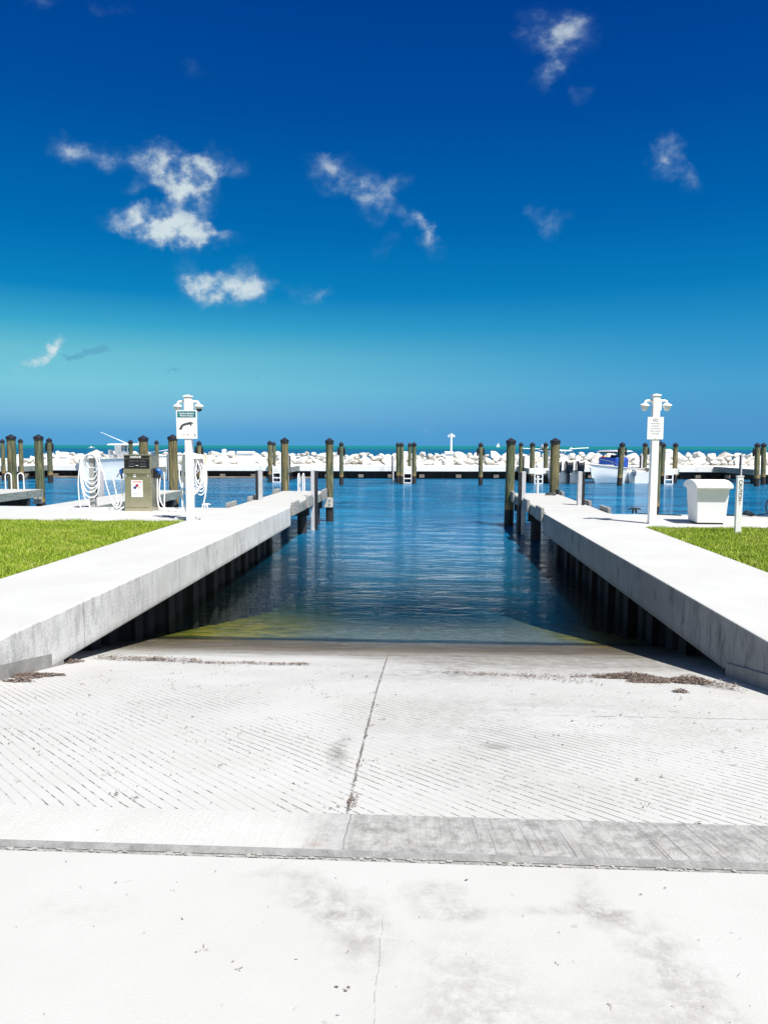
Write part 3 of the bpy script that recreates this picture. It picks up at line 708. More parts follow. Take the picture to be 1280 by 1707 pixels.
# ------------------------------------------------------------ mooring pilings
def piling(label, tx, ty, Y, wpx, lean=0.0, bx=None, side=None, bracket=None, cleat_rope=False):
    tp = onY(tx, ty, Y); r = wpx * (Y + 2) / F / 2 * .94
    far = Y > 40
    xb = tp.x if bx is None else onY(bx[0], bx[1], Y).x
    e = empty('mooring_piling', (xb, Y, -1.07), label=label, cat='piling', group='capped timber mooring pilings')
    H_ = tp.z + 1.07; cap_h = .17 if not far else .26
    n = 18 if not far else 12; prof = []; random.seed(int(tx * 10))
    zt = H_ - cap_h * .72; zs = ls(-2.2, zt, 14); vs = []; fs = []
    for i, z_ in enumerate(zs):
        fr_ = max(0, z_ / zt); sx = (tp.x - xb) * fr_
        for j in range(n):
            a = 2 * math.pi * j / n; rr = r * (1.0 - .07 * fr_ + .05) * (1 + .045 * mn.noise(Vector((math.cos(a) * 1.5 + tx, math.sin(a) * 1.5, z_ * .8))))
            vs.append((sx + rr * math.cos(a), rr * math.sin(a), z_))
    for i in range(13):
        for j in range(n): fs.append((i * n + j, i * n + (j + 1) % n, (i + 1) * n + (j + 1) % n, (i + 1) * n + j))
    fs.append(tuple(13 * n + j for j in range(n)))
    MB().add(vs, fs).build('post', M_pile, e, smooth=True)
    c = MB(); rc = r * 1.16; dx = tp.x - xb
    c.lathe([(rc * .97, H_ - cap_h * 1.15), (rc, H_ - cap_h * .66), (rc * 1.05, H_ - cap_h * .64), (rc * 1.03, H_ - cap_h * .58), (.012, H_)], n, (dx, 0, 0))
    c.build('cap', M_cap, e)
    if side:
        for s in (-1, 1):
            if side == 'L' and s > 0 or side == 'R' and s < 0: continue
            b_ = MB(); b_.lathe([(.03, -.34), (.065, -.26), (.07, .05), (.04, .22), (.02, .26)], 10, (dx + s * (r + .07), 0, H_ - .62))
            b_.tube([(dx + s * r * .9, 0, H_ - .55), (dx + s * (r + .1), 0, H_ - .5)], .03, 6)
            b_.build('line_hanger', M_black, e, smooth=True)
    if bracket:
        s = bracket; b_ = MB()
        b_.add([(-.21, -r - .05, .52), (.13, -r - .05, .52), (.13, -r - .05, .86), (-.09, -r - .05, .86), (-.21, -r, .52), (.13, -r, .52), (.13, -r, .86), (-.09, -r, .86)],
               [(0, 1, 2, 3), (7, 6, 5, 4), (0, 4, 5, 1), (1, 5, 6, 2), (2, 6, 7, 3), (3, 7, 4, 0)])
        bo = b_.build('bracket', M_bracket, e); bo.scale.x = s
        q = MB()
        for z_ in (.62, .76): MB().tube([(0.02 * s, -r - .075, z_), (0.02 * s, -r - .04, z_)], .022, 8).build('bolt', M_black, bo)
    return e
PILES = [
 ('weathered piling at the far left edge of the picture, farther basin', 4.5, 731.4, 54, 6.7, {}),
 ('thick green-stained piling left of the ladder at the left edge', 18.7, 724, 27.3, 14.5, {}),
 ('thin far piling just right of the thick green-stained one', 34.5, 731, 54, 7.2, {}),
 ('thick piling with a bolted bracket at the corner of the leftmost pier', 64.4, 724, 26.6, 14.2, dict(bracket=1)),
 ('far piling with black line hangers, left of the left boat', 82.3, 729.6, 51, 8.6, dict(side='B')),
 ('far piling between the left boat and the fuel dispenser', 218, 732.8, 54, 7.3, {}),
 ('thick piling rising behind the fuel dispenser', 239, 725.7, 26.1, 14.6, {}),
 ('thin far piling right behind the fuel dispenser', 261.2, 733.4, 54, 6.6, {}),
 ('thick piling with bracket between the dispenser and the manatee sign post', 288, 724.2, 26.3, 15, dict(bracket=1)),
 ('far piling with black line hangers right of the manatee sign', 332, 734.6, 50.5, 8.0, dict(side='B')),
 ('left one of the close far pair behind the left ramp pier', 450, 734.2, 53.8, 7.7, {}),
 ('hidden-back thin piling right beside its twin near the left ramp pier', 456.8, 736, 59.0, 5.6, {}),
 ('brown piling at the far left corner of the left ramp pier', 474.5, 729.2, 26.2, 12.4, {}),
 ('tan piling with bracket standing in the water at the left ramp pier end', 549.2, 730, 25.9, 12.6, dict(bracket=1)),
 ('lone far piling with hangers just right of the tan bracket piling', 568.9, 736, 50.2, 7.0, dict(side='B')),
 ('leftmost of the four pilings grouped at the central ladder', 663.4, 737, 52.9, 6.6, {}),
 ('second from left of the four pilings grouped at the central ladder', 669.6, 736.6, 52.0, 6.2, {}),
 ('third of the four pilings grouped at the central ladder', 682.9, 737.4, 57.5, 6.0, {}),
 ('rightmost and thickest of the four pilings at the central ladder', 690.2, 736.6, 52.2, 7.4, {}),
 ('lone far piling with hangers in the open water, below the sailboat', 801.3, 737, 51.0, 7.0, dict(side='B', bx=(800.6, 808))),
 ('near leaning piling at the left corner of the right ramp pier', 851.6, 730, 24.9, 14.6, dict(bx=(847.4, 880))),
 ('thin greenish far piling right of the near leaning piling', 868.2, 737, 57, 6.7, {}),
 ('dark far piling left of the right-hand ladder', 887.3, 737, 54.4, 8.4, {}),
 ('far piling between the ladder and the outboard boat', 909.3, 737, 54.4, 7.3, dict(bx=(908, 804))),
 ('thick near piling in front of the boat with black outboards', 925.3, 730, 25.9, 14.8, dict(bx=(923.2, 822))),
 ('green piling with hangers in front of the blue covered boat', 1037, 736.6, 51.0, 8.8, dict(side='B', bx=(1032, 809))),
 ('far piling just left of the white regulation sign post', 1075, 737.5, 58, 7.8, dict(side='R')),
 ('green piling close behind the white regulation sign post', 1097, 732.4, 26.6, 10.5, dict(bx=(1092.5, 845))),
 ('dark piling left of the far ladder behind the sign post', 1105.6, 737.5, 54, 7.5, dict(bx=(1102, 806))),
 ('dark piling right of the far ladder and white pedestal', 1125.6, 737.5, 55, 8.0, dict(bx=(1123.5, 806))),
 ('left one of the pair at the right edge, rusty above its black foot', 1262, 737.5, 51.2, 8.4, dict(side='L', bx=(1260, 810))),
 ('right one of the pair at the right edge of the picture', 1272.5, 737.5, 53.5, 7.8, dict(side='L', bx=(1271, 806))),
]
for (lab, tx, ty, Y, wpx, kw) in PILES: piling(lab, tx, ty, Y, wpx, **kw)

# ------------------------------------------------------------ boat guide posts (white channel, black rubbing strip)
def guide(label, x, y, ztop, w_, black_side, two=True, d=.16):
    e = empty('guide_post', (x, y, -1.07), label=label, cat='guide post', group='black and white guide posts')
    a = MB(); a.b2((-w_ / 2, -d / 2, -2), (w_ / 2 if black_side > 0 else w_ / 2, d / 2, ztop + 1.07)); a.build('channel', M_guide if two else M_black, e, bevel=.006)
    b_ = MB(); x0 = w_ / 2 if black_side > 0 else -w_ / 2 - w_ * .85
    b_.b2((x0 + .002, -d * .35, -2), (x0 + w_ * .85, d * .35, ztop + 1.04)); b_.build('rubbing_strip', M_rubber, e, bevel=.006)
    return e
for lab, px, ty, Y, wpx, bs in [('guide post on the left side of the left ramp pier, black strip facing left', 434.0, 782.5, 21.6, 5.6, -1),
                                ('guide post beside the bracket piling of the left ramp pier, black strip facing the ramp', 521.5, 783.2, 23.2, 5.8, 1),
                                ('guide post on the ramp side of the right ramp pier, black strip facing the ramp', 872.6, 786, 22.6, 6.2, -1),
                                ('guide post on the outer side of the right ramp pier, black strip facing right', 966.0, 786, 20.4, 6.0, 1),
                                ('guide post seen behind the hanging hose on the white hose rack', 167.5, 785, 23.2, 7.6, -1),
                                ('tall slim guide post on the far pier right of the left pair', 480.6, 758.5, 55.5, 2.6, 1),
                                ('slim dark guide post left of the four central pilings', 655.6, 759.6, 55.0, 2.2, -1),
                                ('slim dark guide post right of the near leaning piling, far pier', 874.5, 759.5, 57.0, 2.3, -1),
                                ('slim dark guide post rising above the lettered white marker', 1235.5, 758.5, 54.0, 2.2, -1),
                                ('slim dark guide post just right of the fuel dispenser', 281.6, 755.8, 55.0, 2.4, -1),
                                ('slim guide post beside the far piling left of the sign post', 1069.5, 759, 57.0, 2.6, -1)]:
    p_ = onY(px, ty, Y); guide(lab, p_.x, Y, p_.z, wpx * (Y + .6) / F, bs)

# ------------------------------------------------------------ ladders
def hoop_ladder(label, x, y, w_=.42, h=.86, hoops='y', rungs=True, tilt=0):
    e = empty('dock_ladder', (x, y, 0), label=label, cat='ladder', group='white dock ladders')
    for s in (-1, 1):
        r_ = MB(); pts = [(s * w_ / 2, -.38, -.02), (s * w_ / 2, -.38, h - .15)]
        if hoops == 'x': pts = [(s * w_ / 2 - .11, -.05, 0), (s * w_ / 2 - .11, -.05, h - .12)] + [(s * w_ / 2 - .11 * math.cos(a), -.05, h - .12 + .11 * math.sin(a)) for a in ls(.2, math.pi - .2, 7)] + [(s * w_ / 2 + .11, -.05, h - .12), (s * w_ / 2 + .11, -.05, 0)]
        else: pts += [(s * w_ / 2, -.19 - .19 * math.cos(a), h - .15 + .15 * math.sin(a)) for a in ls(.2, math.pi - .2, 7)] + [(s * w_ / 2, 0, h - .15), (s * w_ / 2, .02, -1.6)]
        r_.tube(pts, .022, 8); r_.build('rail', M_white, e, smooth=True)
    if rungs:
        for z_ in (-.25, -.55, -.85, -1.15):
            g_ = MB(); g_.b2((-w_ / 2, .0, z_), (w_ / 2, .07, z_ + .03)); g_.build('rung', M_white, e)
    return e
p_ = onZ(45, 814); hoop_ladder('ladder with two white hoops at the end of the leftmost pier', p_.x, 25.9, .46, .60, 'x')
p_ = onY(501.5, 818, 25.7); hoop_ladder('white ladder rails at the end of the left ramp pier', p_.x, 26.02, .16, .62)
p_ = onY(898.3, 822, 25.2)
e = empty('dock_ladder', (p_.x, 25.56, 0), label='single white ladder rail at the end of the right ramp pier', cat='ladder', group='white dock ladders')
a = MB(); a.tube([(0, .03, -1.7), (0, .02, .50), (0, .0, .58)], .042, 8); a.build('rail', M_white, e, smooth=True)
for z_ in (-.35, -.7, -1.05):
    a = MB(); a.b2((-.16, .07, z_), (.16, .12, z_ + .03)); a.build('rung', M_white, e)
def far_ladder(label, px, Y, w_=.55, top=.2, tall=True):
    x = onY(px, 790, Y).x; e = empty('dock_ladder', (x, Y, 0), label=label, cat='ladder', group='white dock ladders')
    for s in (-1, 1):
        r_ = MB(); r_.b2((s * w_ / 2 - .035, -.04, -1.5), (s * w_ / 2 + .035, .04, top if s < 0 or not tall else .55)); r_.build('rail', M_white, e)
    for z_ in (-.08, -.42, -.78, -1.1):
        g_ = MB(); g_.b2((-w_ / 2 + .036, -.05, z_), (w_ / 2 - .036, .05, z_ + .07)); g_.build('rung', M_white, e)
    return e
far_ladder('white ladder between the four central pilings', 679.5, 53.4)
far_ladder('white ladder behind the right ramp pier, left of the outboard boat', 897.5, 53.6)
far_ladder('white ladder behind the left ramp pier at the far finger', 461.5, 53.6)
far_ladder('white ladder below the far pedestal right of the sign post', 1114.2, 53.6, top=0.0, tall=False)

# ------------------------------------------------------------ far fingers, seawall, breakwater
WY = lambda x: 60.5 + .045 * x
for lab, pxa, pxb in [('far concrete finger behind the four central pilings', 664, 692), ('far concrete finger behind the left ramp pier', 448, 477),
                      ('far concrete finger left of the boat with black outboards', 882, 914), ('far concrete finger behind the regulation sign post', 1098, 1130),
                      ('far concrete finger at the right edge, its shaded side showing', 1257, 1290), ('far concrete finger behind the fuel dispenser', 222, 257),
                      ('far concrete finger at the left edge', -2, 30)]:
    xa, xb = onY(pxa, 780, 54.2).x, onY(pxb, 780, 54.2).x
    e = empty('finger_pier', (0, 0, 0), label=lab, cat='pier', group='far concrete fingers off the seawall')
    y1 = WY(xa) - .05
    a = MB(); a.b2((xa, 54.2, -.40), (xb, y1, .0)); a.build('deck', [M_wallc], e, bevel=.02)
    a = MB(); a.b2((xa - .06, 54.2, -.42), (xa - .002, y1, -.02)); a.b2((xb + .002, 54.2, -.42), (xb + .06, y1, -.02)); a.build('fascia_board', M_fboard, e)
    for y in (54.7, 57.2):
        for x in (xa + .2, xb - .2):
            q = MB(); q.lathe([(.14, -3), (.14, -.40)], 10, (x, y, 0)); q.build('support_pile', M_under, e, smooth=True)
sw = empty('seawall', (0, 0, 0), label='low concrete seawall with white cap and black face across the basin', cat='seawall')
def strip(x0, x1, dy0, dy1, z0, z1):
    return [(x0, WY(x0) + dy0, z0), (x1, WY(x1) + dy0, z0), (x1, WY(x1) + dy1, z0), (x0, WY(x0) + dy1, z0), (x0, WY(x0) + dy0, z1), (x1, WY(x1) + dy0, z1), (x1, WY(x1) + dy1, z1), (x0, WY(x0) + dy1, z1)]
BF = [(0, 3, 2, 1), (4, 5, 6, 7), (0, 1, 5, 4), (1, 2, 6, 5), (2, 3, 7, 6), (3, 0, 4, 7)]
MB().add(strip(-120, 120, 0, 2.6, -.48, .0), BF).build('cap', M_wallc, sw, bevel=.03)
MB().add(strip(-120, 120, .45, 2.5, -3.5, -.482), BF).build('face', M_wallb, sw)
MB().add(strip(-120, -9.0, -.1, .44, -3.5, -.93), BF).build('tide_shelf', M_tide, sw, bevel=.05)
for i in range(40):
    x = -44 + i * 2.75 + .3 * math.sin(i * 5)
    MB().add(strip(x, x + .42, .08, .44, -.98, -.72), BF).build('support_block', M_tide, sw)
    MB().add(strip(x - 1.2, x - .95, .25, .44, -3.0, -.485), BF).build('wall_rib', M_wallb, sw)
mound = MB(); xs = ls(-120, 120, 161); prof = [(2.5, -.3), (3.0, .1), (4.6, .42), (6.2, .40), (8.6, -1.6)]
vs = []
for x in xs:
    for (dy, z_) in prof: vs.append((x, WY(x) + dy, z_ + .12 * mn.noise(Vector((x * .7, dy, 0)))))
mound.add(vs, [(5 * i + k, 5 * i + 5 + k, 5 * i + 6 + k, 5 * i + 1 + k) for i in range(160) for k in range(4)])
tag(mound.build('breakwater_core', M_rubble), kind='structure')

rock_meshes = []
for k in range(14):
    random.seed(100 + k); bm = bmesh.new(); bmesh.ops.create_icosphere(bm, subdivisions=3, radius=1)
    planes = [(Vector((random.gauss(0, 1), random.gauss(0, 1), random.gauss(0, 1))).normalized(), random.uniform(.42, .78)) for _ in range(14)]
    off = Vector((k * 7.3, 0, 0))
    for v in bm.verts:
        for nrm, dd in planes:
            q = v.co.dot(nrm)
            if q > dd: v.co -= nrm * (q - dd)
        v.co *= 1 + .06 * mn.noise(v.co * 1.7 + off) + .06 * mn.noise(v.co * 5 + off)
    me = bpy.data.meshes.new('rock'); bm.to_mesh(me); bm.free(); me.materials.append(M_rock); rock_meshes.append(me)
random.seed(21); cnt = 0
rows = [(2.95, .16, .50, 1.02), (3.6, .46, .50, 1.12), (4.4, .72, .48, 1.02)]
for ri, (dy, zc, sz, sp_) in enumerate(rows):
    x = -34.5 + ri * .4
    while x < 31.5 and cnt < 298:
        s = sz * 1.12 * random.choice([.5, .7, .9, 1.1, 1.45]) * random.uniform(.85, 1.12)
        x += s * .95
        me = random.choice(rock_meshes); o = bpy.data.objects.new('riprap_rock', me); sc.collection.objects.link(o)
        yj = random.uniform(-.22, .25)
        o.location = (x, WY(x) + dy + yj, zc - (s - sz) * .35 + random.uniform(-.10, .12))
        o.scale = (s * random.uniform(.95, 1.35), s * random.uniform(.8, 1.1), s * random.uniform(.62, .92))
        o.rotation_euler = (random.uniform(-.35, .35), random.uniform(-.35, .35), random.uniform(0, 6.28))
        tag(o, 'pale limestone boulder in the riprap bank behind the far seawall', 'rock', 'riprap rocks along the breakwater'); cnt += 1
        x += s * .62

# ------------------------------------------------------------ camera posts with signs
def camera_post(label, x, y, h, wdt=.145, ball='none', rz=0.0):
    e = empty('camera_post', (x, y, 0), rz, label=label, cat='camera post', group='white posts with paired dome cameras')
    a = MB(); a.b2((-wdt / 2, -wdt / 2, 0), (wdt / 2, wdt / 2, h - .05)); a.build('post', M_white, e, bevel=.008)
    a = MB(); a.b2((-wdt / 2 - .014, -wdt / 2 - .014, h - .05), (wdt / 2 + .014, wdt / 2 + .014, h - .02))
    a.add([(-wdt / 2, -wdt / 2, h - .02), (wdt / 2, -wdt / 2, h - .02), (wdt / 2, wdt / 2, h - .02), (-wdt / 2, wdt / 2, h - .02), (0, 0, h)], [(0, 1, 4), (1, 2, 4), (2, 3, 4), (3, 0, 4)]); a.build('post_cap', M_white, e)
    for s in (-1, 1):
        a = MB(); z0 = h - .155
        a.tube([(s * (wdt / 2 - .01), 0, z0), (s * (wdt / 2 + .09), 0, z0 + .010), (s * (wdt / 2 + .135), 0, z0 + .0), (s * (wdt / 2 + .15), 0, z0 - .05)], [.030, .028, .030, .030], 10)
        a.build('arm', M_white, e, smooth=True)
        xh = s * (wdt / 2 + .152); z1 = z0 - .04
        a = MB(); a.lathe([(.035, 0), (.06, -.012), (.098, -.035), (.10, -.055), (.078, -.058), (.078, -.095), (.07, -.098)], 18, (xh, 0, z1))
        hd = a.build('camera_housing', M_white, e, smooth=True)
        a = MB(); a.lathe([(.060, -.098), (.060, -.118), (.05, -.142), (.028, -.156), (.004, -.160)], 16, (xh, 0, z1))
        a.build('dome', M_black if (ball == 'R' and s > 0) else M_plastic, hd, smooth=True)
    a = MB(); a.b2((wdt / 2 + .001, -.03, h - .34), (wdt / 2 + .035, .03, h - .17)); a.build('junction_box', M_white, e)
    return e
PL = (-4.93, 15.45); PR = (4.76, 15.6)
camera_post('white square camera post carrying the manatee caution sign', PL[0], PL[1], 2.66, ball='R')
camera_post('white square camera post carrying the NO regulation sign', PR[0], PR[1], 2.68)
camera_post('small distant white camera post rising from the breakwater', 2.35, 62.3, 2.66)

def sign(name, label, c, w_, h, rz=0.0):
    e = empty(name, c, rz, label=label, cat='sign')
    a = MB(); a.b2((-w_ / 2, -.004, -h / 2), (w_ / 2, .004, h / 2)); a.build('panel', M_signw, e, bevel=.0015)
    return e
ysg = PL[1] - .145 / 2 - .008
c0 = onY(311.7, 707.6, ysg)
sg = sign('caution_sign', 'manatee caution sign with teal header on the left camera post', (c0.x, ysg, c0.z), .445, .598)
a = MB(); a.b2((-.195, -.0075, .150), (.195, -.0045, .275)); hb = a.build('header', M_teal, sg)
text_mesh('Caution Boaters', .055, 'lettering', M_signw, hb, (0, -.008, .230), sx=.88, bold=.001)
text_mesh('Watch for Manatees', .044, 'lettering', M_signw, hb, (0, -.008, .181), sx=.80, bold=.001)
man = [(-.165, -.085), (-.150, -.075), (-.135, -.045), (-.118, -.018), (-.09, .008), (-.05, .022), (0, .035), (.05, .050), (.09, .052), (.125, .042), (.158, .022), (.130, .024), (.105, .020),
       (.108, -.008), (.088, -.034), (.080, -.010), (.062, .006), (.03, -.004), (-.02, -.014), (-.06, -.026), (-.085, -.048), (-.095, -.082), (-.118, -.108), (-.150, -.106)]
a = MB(); n = len(man); a.add([(x, -.0066, z_) for x, z_ in man] + [(x, -.0042, z_) for x, z_ in man], [tuple(range(n)), tuple(range(n, 2 * n))[::-1]] + [(i, (i + 1) % n, n + (i + 1) % n, n + i) for i in range(n)])
a.build('manatee_picture', M_ink, sg)
a = MB(); a.add([(x * .16 + .165, -.0066, z_ * .22 - .225) for x, z_ in [(-.1, .1), (.05, .16), (.12, .05), (.1, -.14), (0, -.12), (.02, 0), (-.08, .02)]], [tuple(range(7))]); a.build('small_emblem', M_inkl, sg)
text_mesh('SLOW SPEED', .028, 'lettering', M_tan, sg, (-.02, -.0055, -.215), ext=.0005)
ysg = PR[1] - .145 / 2 - .008; c0 = onY(1091.8, 713.8, ysg)
sg = sign('regulation_sign', 'white NO sign with faded grey lines on the right camera post', (c0.x, ysg, c0.z), .325, .455)
text_mesh('NO', .072, 'lettering', M_inkl, sg, (.0, -.0055, .160), bold=.001)
for i, tx in enumerate(['SWIMMING', 'FISHING', 'OR DIVING', 'FROM DOCK', 'OR RAMP']):
    text_mesh(tx, .036, 'lettering', M_inkl, sg, (0, -.0055, .095 - i * .052), ext=.0005)
for z_ in (.205, -.205):
    a = MB(); a.lathe([(.009, 0), (.009, .004), (.003, .006)], 8, (0, 0, 0)); b_ = a.build('bolt', M_inkl, sg); b_.rotation_euler = (math.pi / 2, 0, 0); b_.location = (0, -.004, z_)

# ------------------------------------------------------------ hose racks and hoses
def saddle(parent, w_, z0, y0, mat_=M_white):
    a = MB(); pr = [(-w_ / 2, -.06), (-w_ / 2 - .005, -.02), (-w_ / 2 + .03, .012), (-w_ * .22, .018), (-w_ * .12, .04), (0, .052), (w_ * .12, .04), (w_ * .22, .018), (w_ / 2 - .03, .012), (w_ / 2 + .005, -.02), (w_ / 2, -.06)]
    n = len(pr); d_ = .10
    pts = [(x, y0 - d_, z0 + z_) for x, z_ in pr] + [(x, y0 + d_, z0 + z_) for x, z_ in pr]
    a.add(pts, [tuple(range(n))[::-1], tuple(range(n, 2 * n))] + [(i, (i + 1) % n, n + (i + 1) % n, n + i) for i in range(n)])
    return a.build('saddle', mat_, parent, bevel=.01)
hx, hy = -8.40, 18.45
e = empty('hose_rack', (hx, hy, 0), label='grey square post with white hose saddle on top, left of the dispenser', cat='hose rack')
a = MB(); a.b2((-.062, -.062, 0), (.062, .062, 1.30)); a.build('post', M_greypost, e, bevel=.006)
a = MB(); a.b2((-.13, -.13, 0), (.13, .13, .02)); a.add([(-.11, -.02, .02), (-.065, -.02, .16), (-.065, .02, .16), (-.11, .02, .02)], [(0, 1, 2, 3)]); a.build('base_plate', M_greypost, e)
saddle(e, .44, 1.33, -.02)
e2 = empty('hose_rack', (PL[0] + .03, PL[1] + .14, 0), label='white hose saddle fixed behind the manatee sign post', cat='hose rack')
saddle(e2, .46, 1.37, 0); a = MB(); a.b2((-.05, -.08, 1.22), (.05, .03, 1.34)); a.build('bracket', M_white, e2)

def loop_pts(cx, cy, ztop, w_, drop, wave, n=26, seed=0):
    random.seed(seed); pts = []
    for i in range(n):
        a = 2 * math.pi * i / n
        x = math.sin(a); z_ = math.cos(a)
        zz_ = ztop - drop / 2 + z_ * drop / 2
        wx = w_ / 2 * (1.0 if z_ < .5 else .93) * (abs(x) ** .8) * (1 if x > 0 else -1)
        pts.append((cx + wx + .008 * math.sin(3 * a + seed), cy + wave * math.cos(a * .5 + seed), zz_))
    return pts
def hose(label, loops, tails, r=.015):
    a = MB()
    for L in loops: a.tube(L, r, 7, close=True)
    for T in tails:
        # smooth the polyline
        P_ = [Vector(q) for q in T]; out_ = []
        for i in range(len(P_) - 1):
            p0 = P_[max(i - 1, 0)]; p1 = P_[i]; p2 = P_[i + 1]; p3 = P_[min(i + 2, len(P_) - 1)]
            for k in range(6):
                t_ = k / 6; out_.append(.5 * ((2 * p1) + (-p0 + p2) * t_ + (2 * p0 - 5 * p1 + 4 * p2 - p3) * t_ ** 2 + (-p0 + 3 * p1 - 3 * p2 + p3) * t_ ** 3))
        out_.append(P_[-1]); a.tube(out_, r, 7)
    return tag(a.build('water_hose', M_hose, None, smooth=True), label, 'hose', 'white hoses')
loops = []
for i, (w_, dr, cx_) in enumerate([(.46, 1.20, .0), (.44, 1.05, -.01), (.42, .94, .02), (.40, .82, .01), (.38, .70, -.02), (.34, .50, .03), (.30, .38, .02)]):
    loops.append(loop_pts(hx + cx_ + .01, hy - .13 + .012 * i, 1.375, w_, dr * .92, .03, seed=i))
hose('white hose coiled over the saddle of the grey rack', loops,
     [[(hx - .22, hy - .12, 1.3), (hx - .30, hy - .14, .8), (hx - .31, hy - .14, .4), (hx - .28, hy - .13, .03), (hx - .1, hy - .3, .015), (hx + .3, hy - .35, .015), (hx + .5, hy - .2, .015)],
      [(hx - .20, hy - .13, 1.3), (hx - .24, hy - .16, .8), (hx - .16, hy - .16, .3), (hx - .02, hy - .18, .03), (hx - .25, hy - .5, .015), (hx - .45, hy - .45, .015)],
      [(hx + .20, hy - .12, 1.35), (hx + .33, hy - .10, .9), (hx + .42, hy - .10, .5), (hx + .52, hy - .08, .2), (hx + .70, hy - .1, .03)]])
loops = []
rx, ry = PL[0] + .04, PL[1] + .14
for i, (w_, dr, cx_) in enumerate([(.48, .98, -.01), (.46, .90, .03), (.44, .82, .02), (.46, .86, .06), (.40, .74, .0), (.38, .66, .05), (.33, .50, .0)]):
    loops.append(loop_pts(rx + cx_ - .045, ry + .0 + .015 * (i - 3), 1.415, w_, dr * .9, .03, seed=i + 9))
for i in range(4): loops.append(loop_pts(rx + .145, ry + .02 * (i - 1.5), 1.40, .20 + .02 * i, .62 + .08 * i, .01, seed=i + 30))
hose('white hose coiled over the saddle behind the manatee sign post', loops,
     [[(rx + .25, ry, 1.1), (rx + .27, ry, .75), (rx + .22, ry, .42), (rx + .12, ry, .12), (rx + .04, ry + .03, .02), (rx - .2, ry + .1, .016), (rx - .5, ry + .2, .016)],
      [(rx - .24, ry, 1.15), (rx - .27, ry, .7), (rx - .25, ry + .1, .3), (rx - .18, ry + .25, .03), (rx - .1, ry + .4, .016)]])

# ------------------------------------------------------------ fuel dispenser
dx0, dx1, dy0, dy1, dh = -7.24, -6.58, 17.62, 18.14, 1.375
W_ = dx1 - dx0
e = empty('fuel_dispenser', ((dx0 + dx1) / 2, dy0, 0), label='stainless steel fuel dispenser with black display and hazard label', cat='fuel pump')
a = MB(); a.b2((-W_ / 2, .01, .0), (W_ / 2, dy1 - dy0, dh - .02)); a.build('cabinet', M_steel, e, bevel=.006)
a = MB(); a.b2((-W_ / 2 - .01, -.012, dh - .02), (W_ / 2 + .01, dy1 - dy0 + .01, dh)); a.build('top_rim', M_steel, e, bevel=.004)
a = MB(); a.b2((-W_ / 2 + .012, -.006, .10), (W_ / 2 - .012, .012, .90)); a.build('door', M_steel, e, bevel=.005)
a = MB(); a.b2((-W_ / 2 - .004, -.02, .0), (W_ / 2 + .004, .012, .085)); a.build('kick_plate', M_steel, e, bevel=.004)
a = MB(); a.b2((-W_ / 2 - .004, -.045, .925), (W_ / 2 + .004, .012, 1.02)); a.build('shelf', M_steel, e, bevel=.008)
a = MB(); a.b2((-W_ / 2 + .018, -.012, 1.035), (W_ / 2 - .03, .012, 1.27)); dp = a.build('display', M_black, e, bevel=.004)
a = MB(); a.b2((-W_ / 2 + .018, -.014, 1.285), (W_ / 2 - .03, .012, 1.345)); hd = a.build('header', M_black, e, bevel=.003)
text_mesh('GASOLINE', .058, 'lettering', M_signw, hd, (-.03, -.016, 1.314), bold=.002)
for (x0, x1, z0, z1) in ((-.20, -.05, 1.195, 1.235), (-.03, .06, 1.195, 1.235), (.08, .22, 1.195, 1.235), (-.20, -.05, 1.13, 1.165), (.08, .22, 1.13, 1.165)):
    a = MB(); a.b2((x0, -.016, z0), (x1, -.0125, z1)); a.build('read_out', plain('grey_read_out', (.05, .055, .07), .3), dp)
for (x0, x1, z0, z1) in ((-.20, -.07, 1.085, 1.095), (.07, .22, 1.085, 1.095)):
    a = MB(); a.b2((x0, -.016, z0), (x1, -.0125, z1)); a.build('trim_line', M_inkl, dp)
a = MB(); a.b2((-.035, -.017, 1.105), (.035, -.0125, 1.117)); a.build('white_tag', M_signw, dp)
for (x0, x1, z0, z1) in ((-.31, -.265, .845, .895), (-.10, -.03, .83, .905), (.245, .285, .845, .895)):
    a = MB(); a.b2((x0, -.010, z0), (x1, -.0065, z1)); a.build('sticker', M_signw, e)
a = MB(); a.b2((-.155, -.012, .345), (.125, -.0065, .755)); lb = a.build('hazard_label', M_signw, e); lb['label'] = 'white DANGER label with coloured diamonds'
text_mesh('DANGER', .058, 'lettering', plain('orange_red_print', (.78, .12, .06), .6), lb, (-.005, -.013, .715), sx=.95, bold=.001)
def diamond(cx_, cz_, r_, m_):
    a = MB(); a.add([(cx_ - r_, -.0145, cz_), (cx_, -.0145, cz_ - r_), (cx_ + r_, -.0145, cz_), (cx_, -.0145, cz_ + r_), (cx_ - r_, -.0125, cz_), (cx_, -.0125, cz_ - r_), (cx_ + r_, -.0125, cz_), (cx_, -.0125, cz_ + r_)],
                    [(0, 1, 2, 3), (0, 4, 5, 1), (1, 5, 6, 2), (2, 6, 7, 3), (3, 7, 4, 0)]); return a.build('diamond', m_, lb)
diamond(-.012, .625, .047, M_maroon); diamond(-.064, .573, .044, M_navy); diamond(.042, .573, .030, M_tan)
text_mesh('GASOLINE  100', .032, 'lettering', M_ink, lb, (-.01, -.013, .44), ext=.0005)
nzs = []
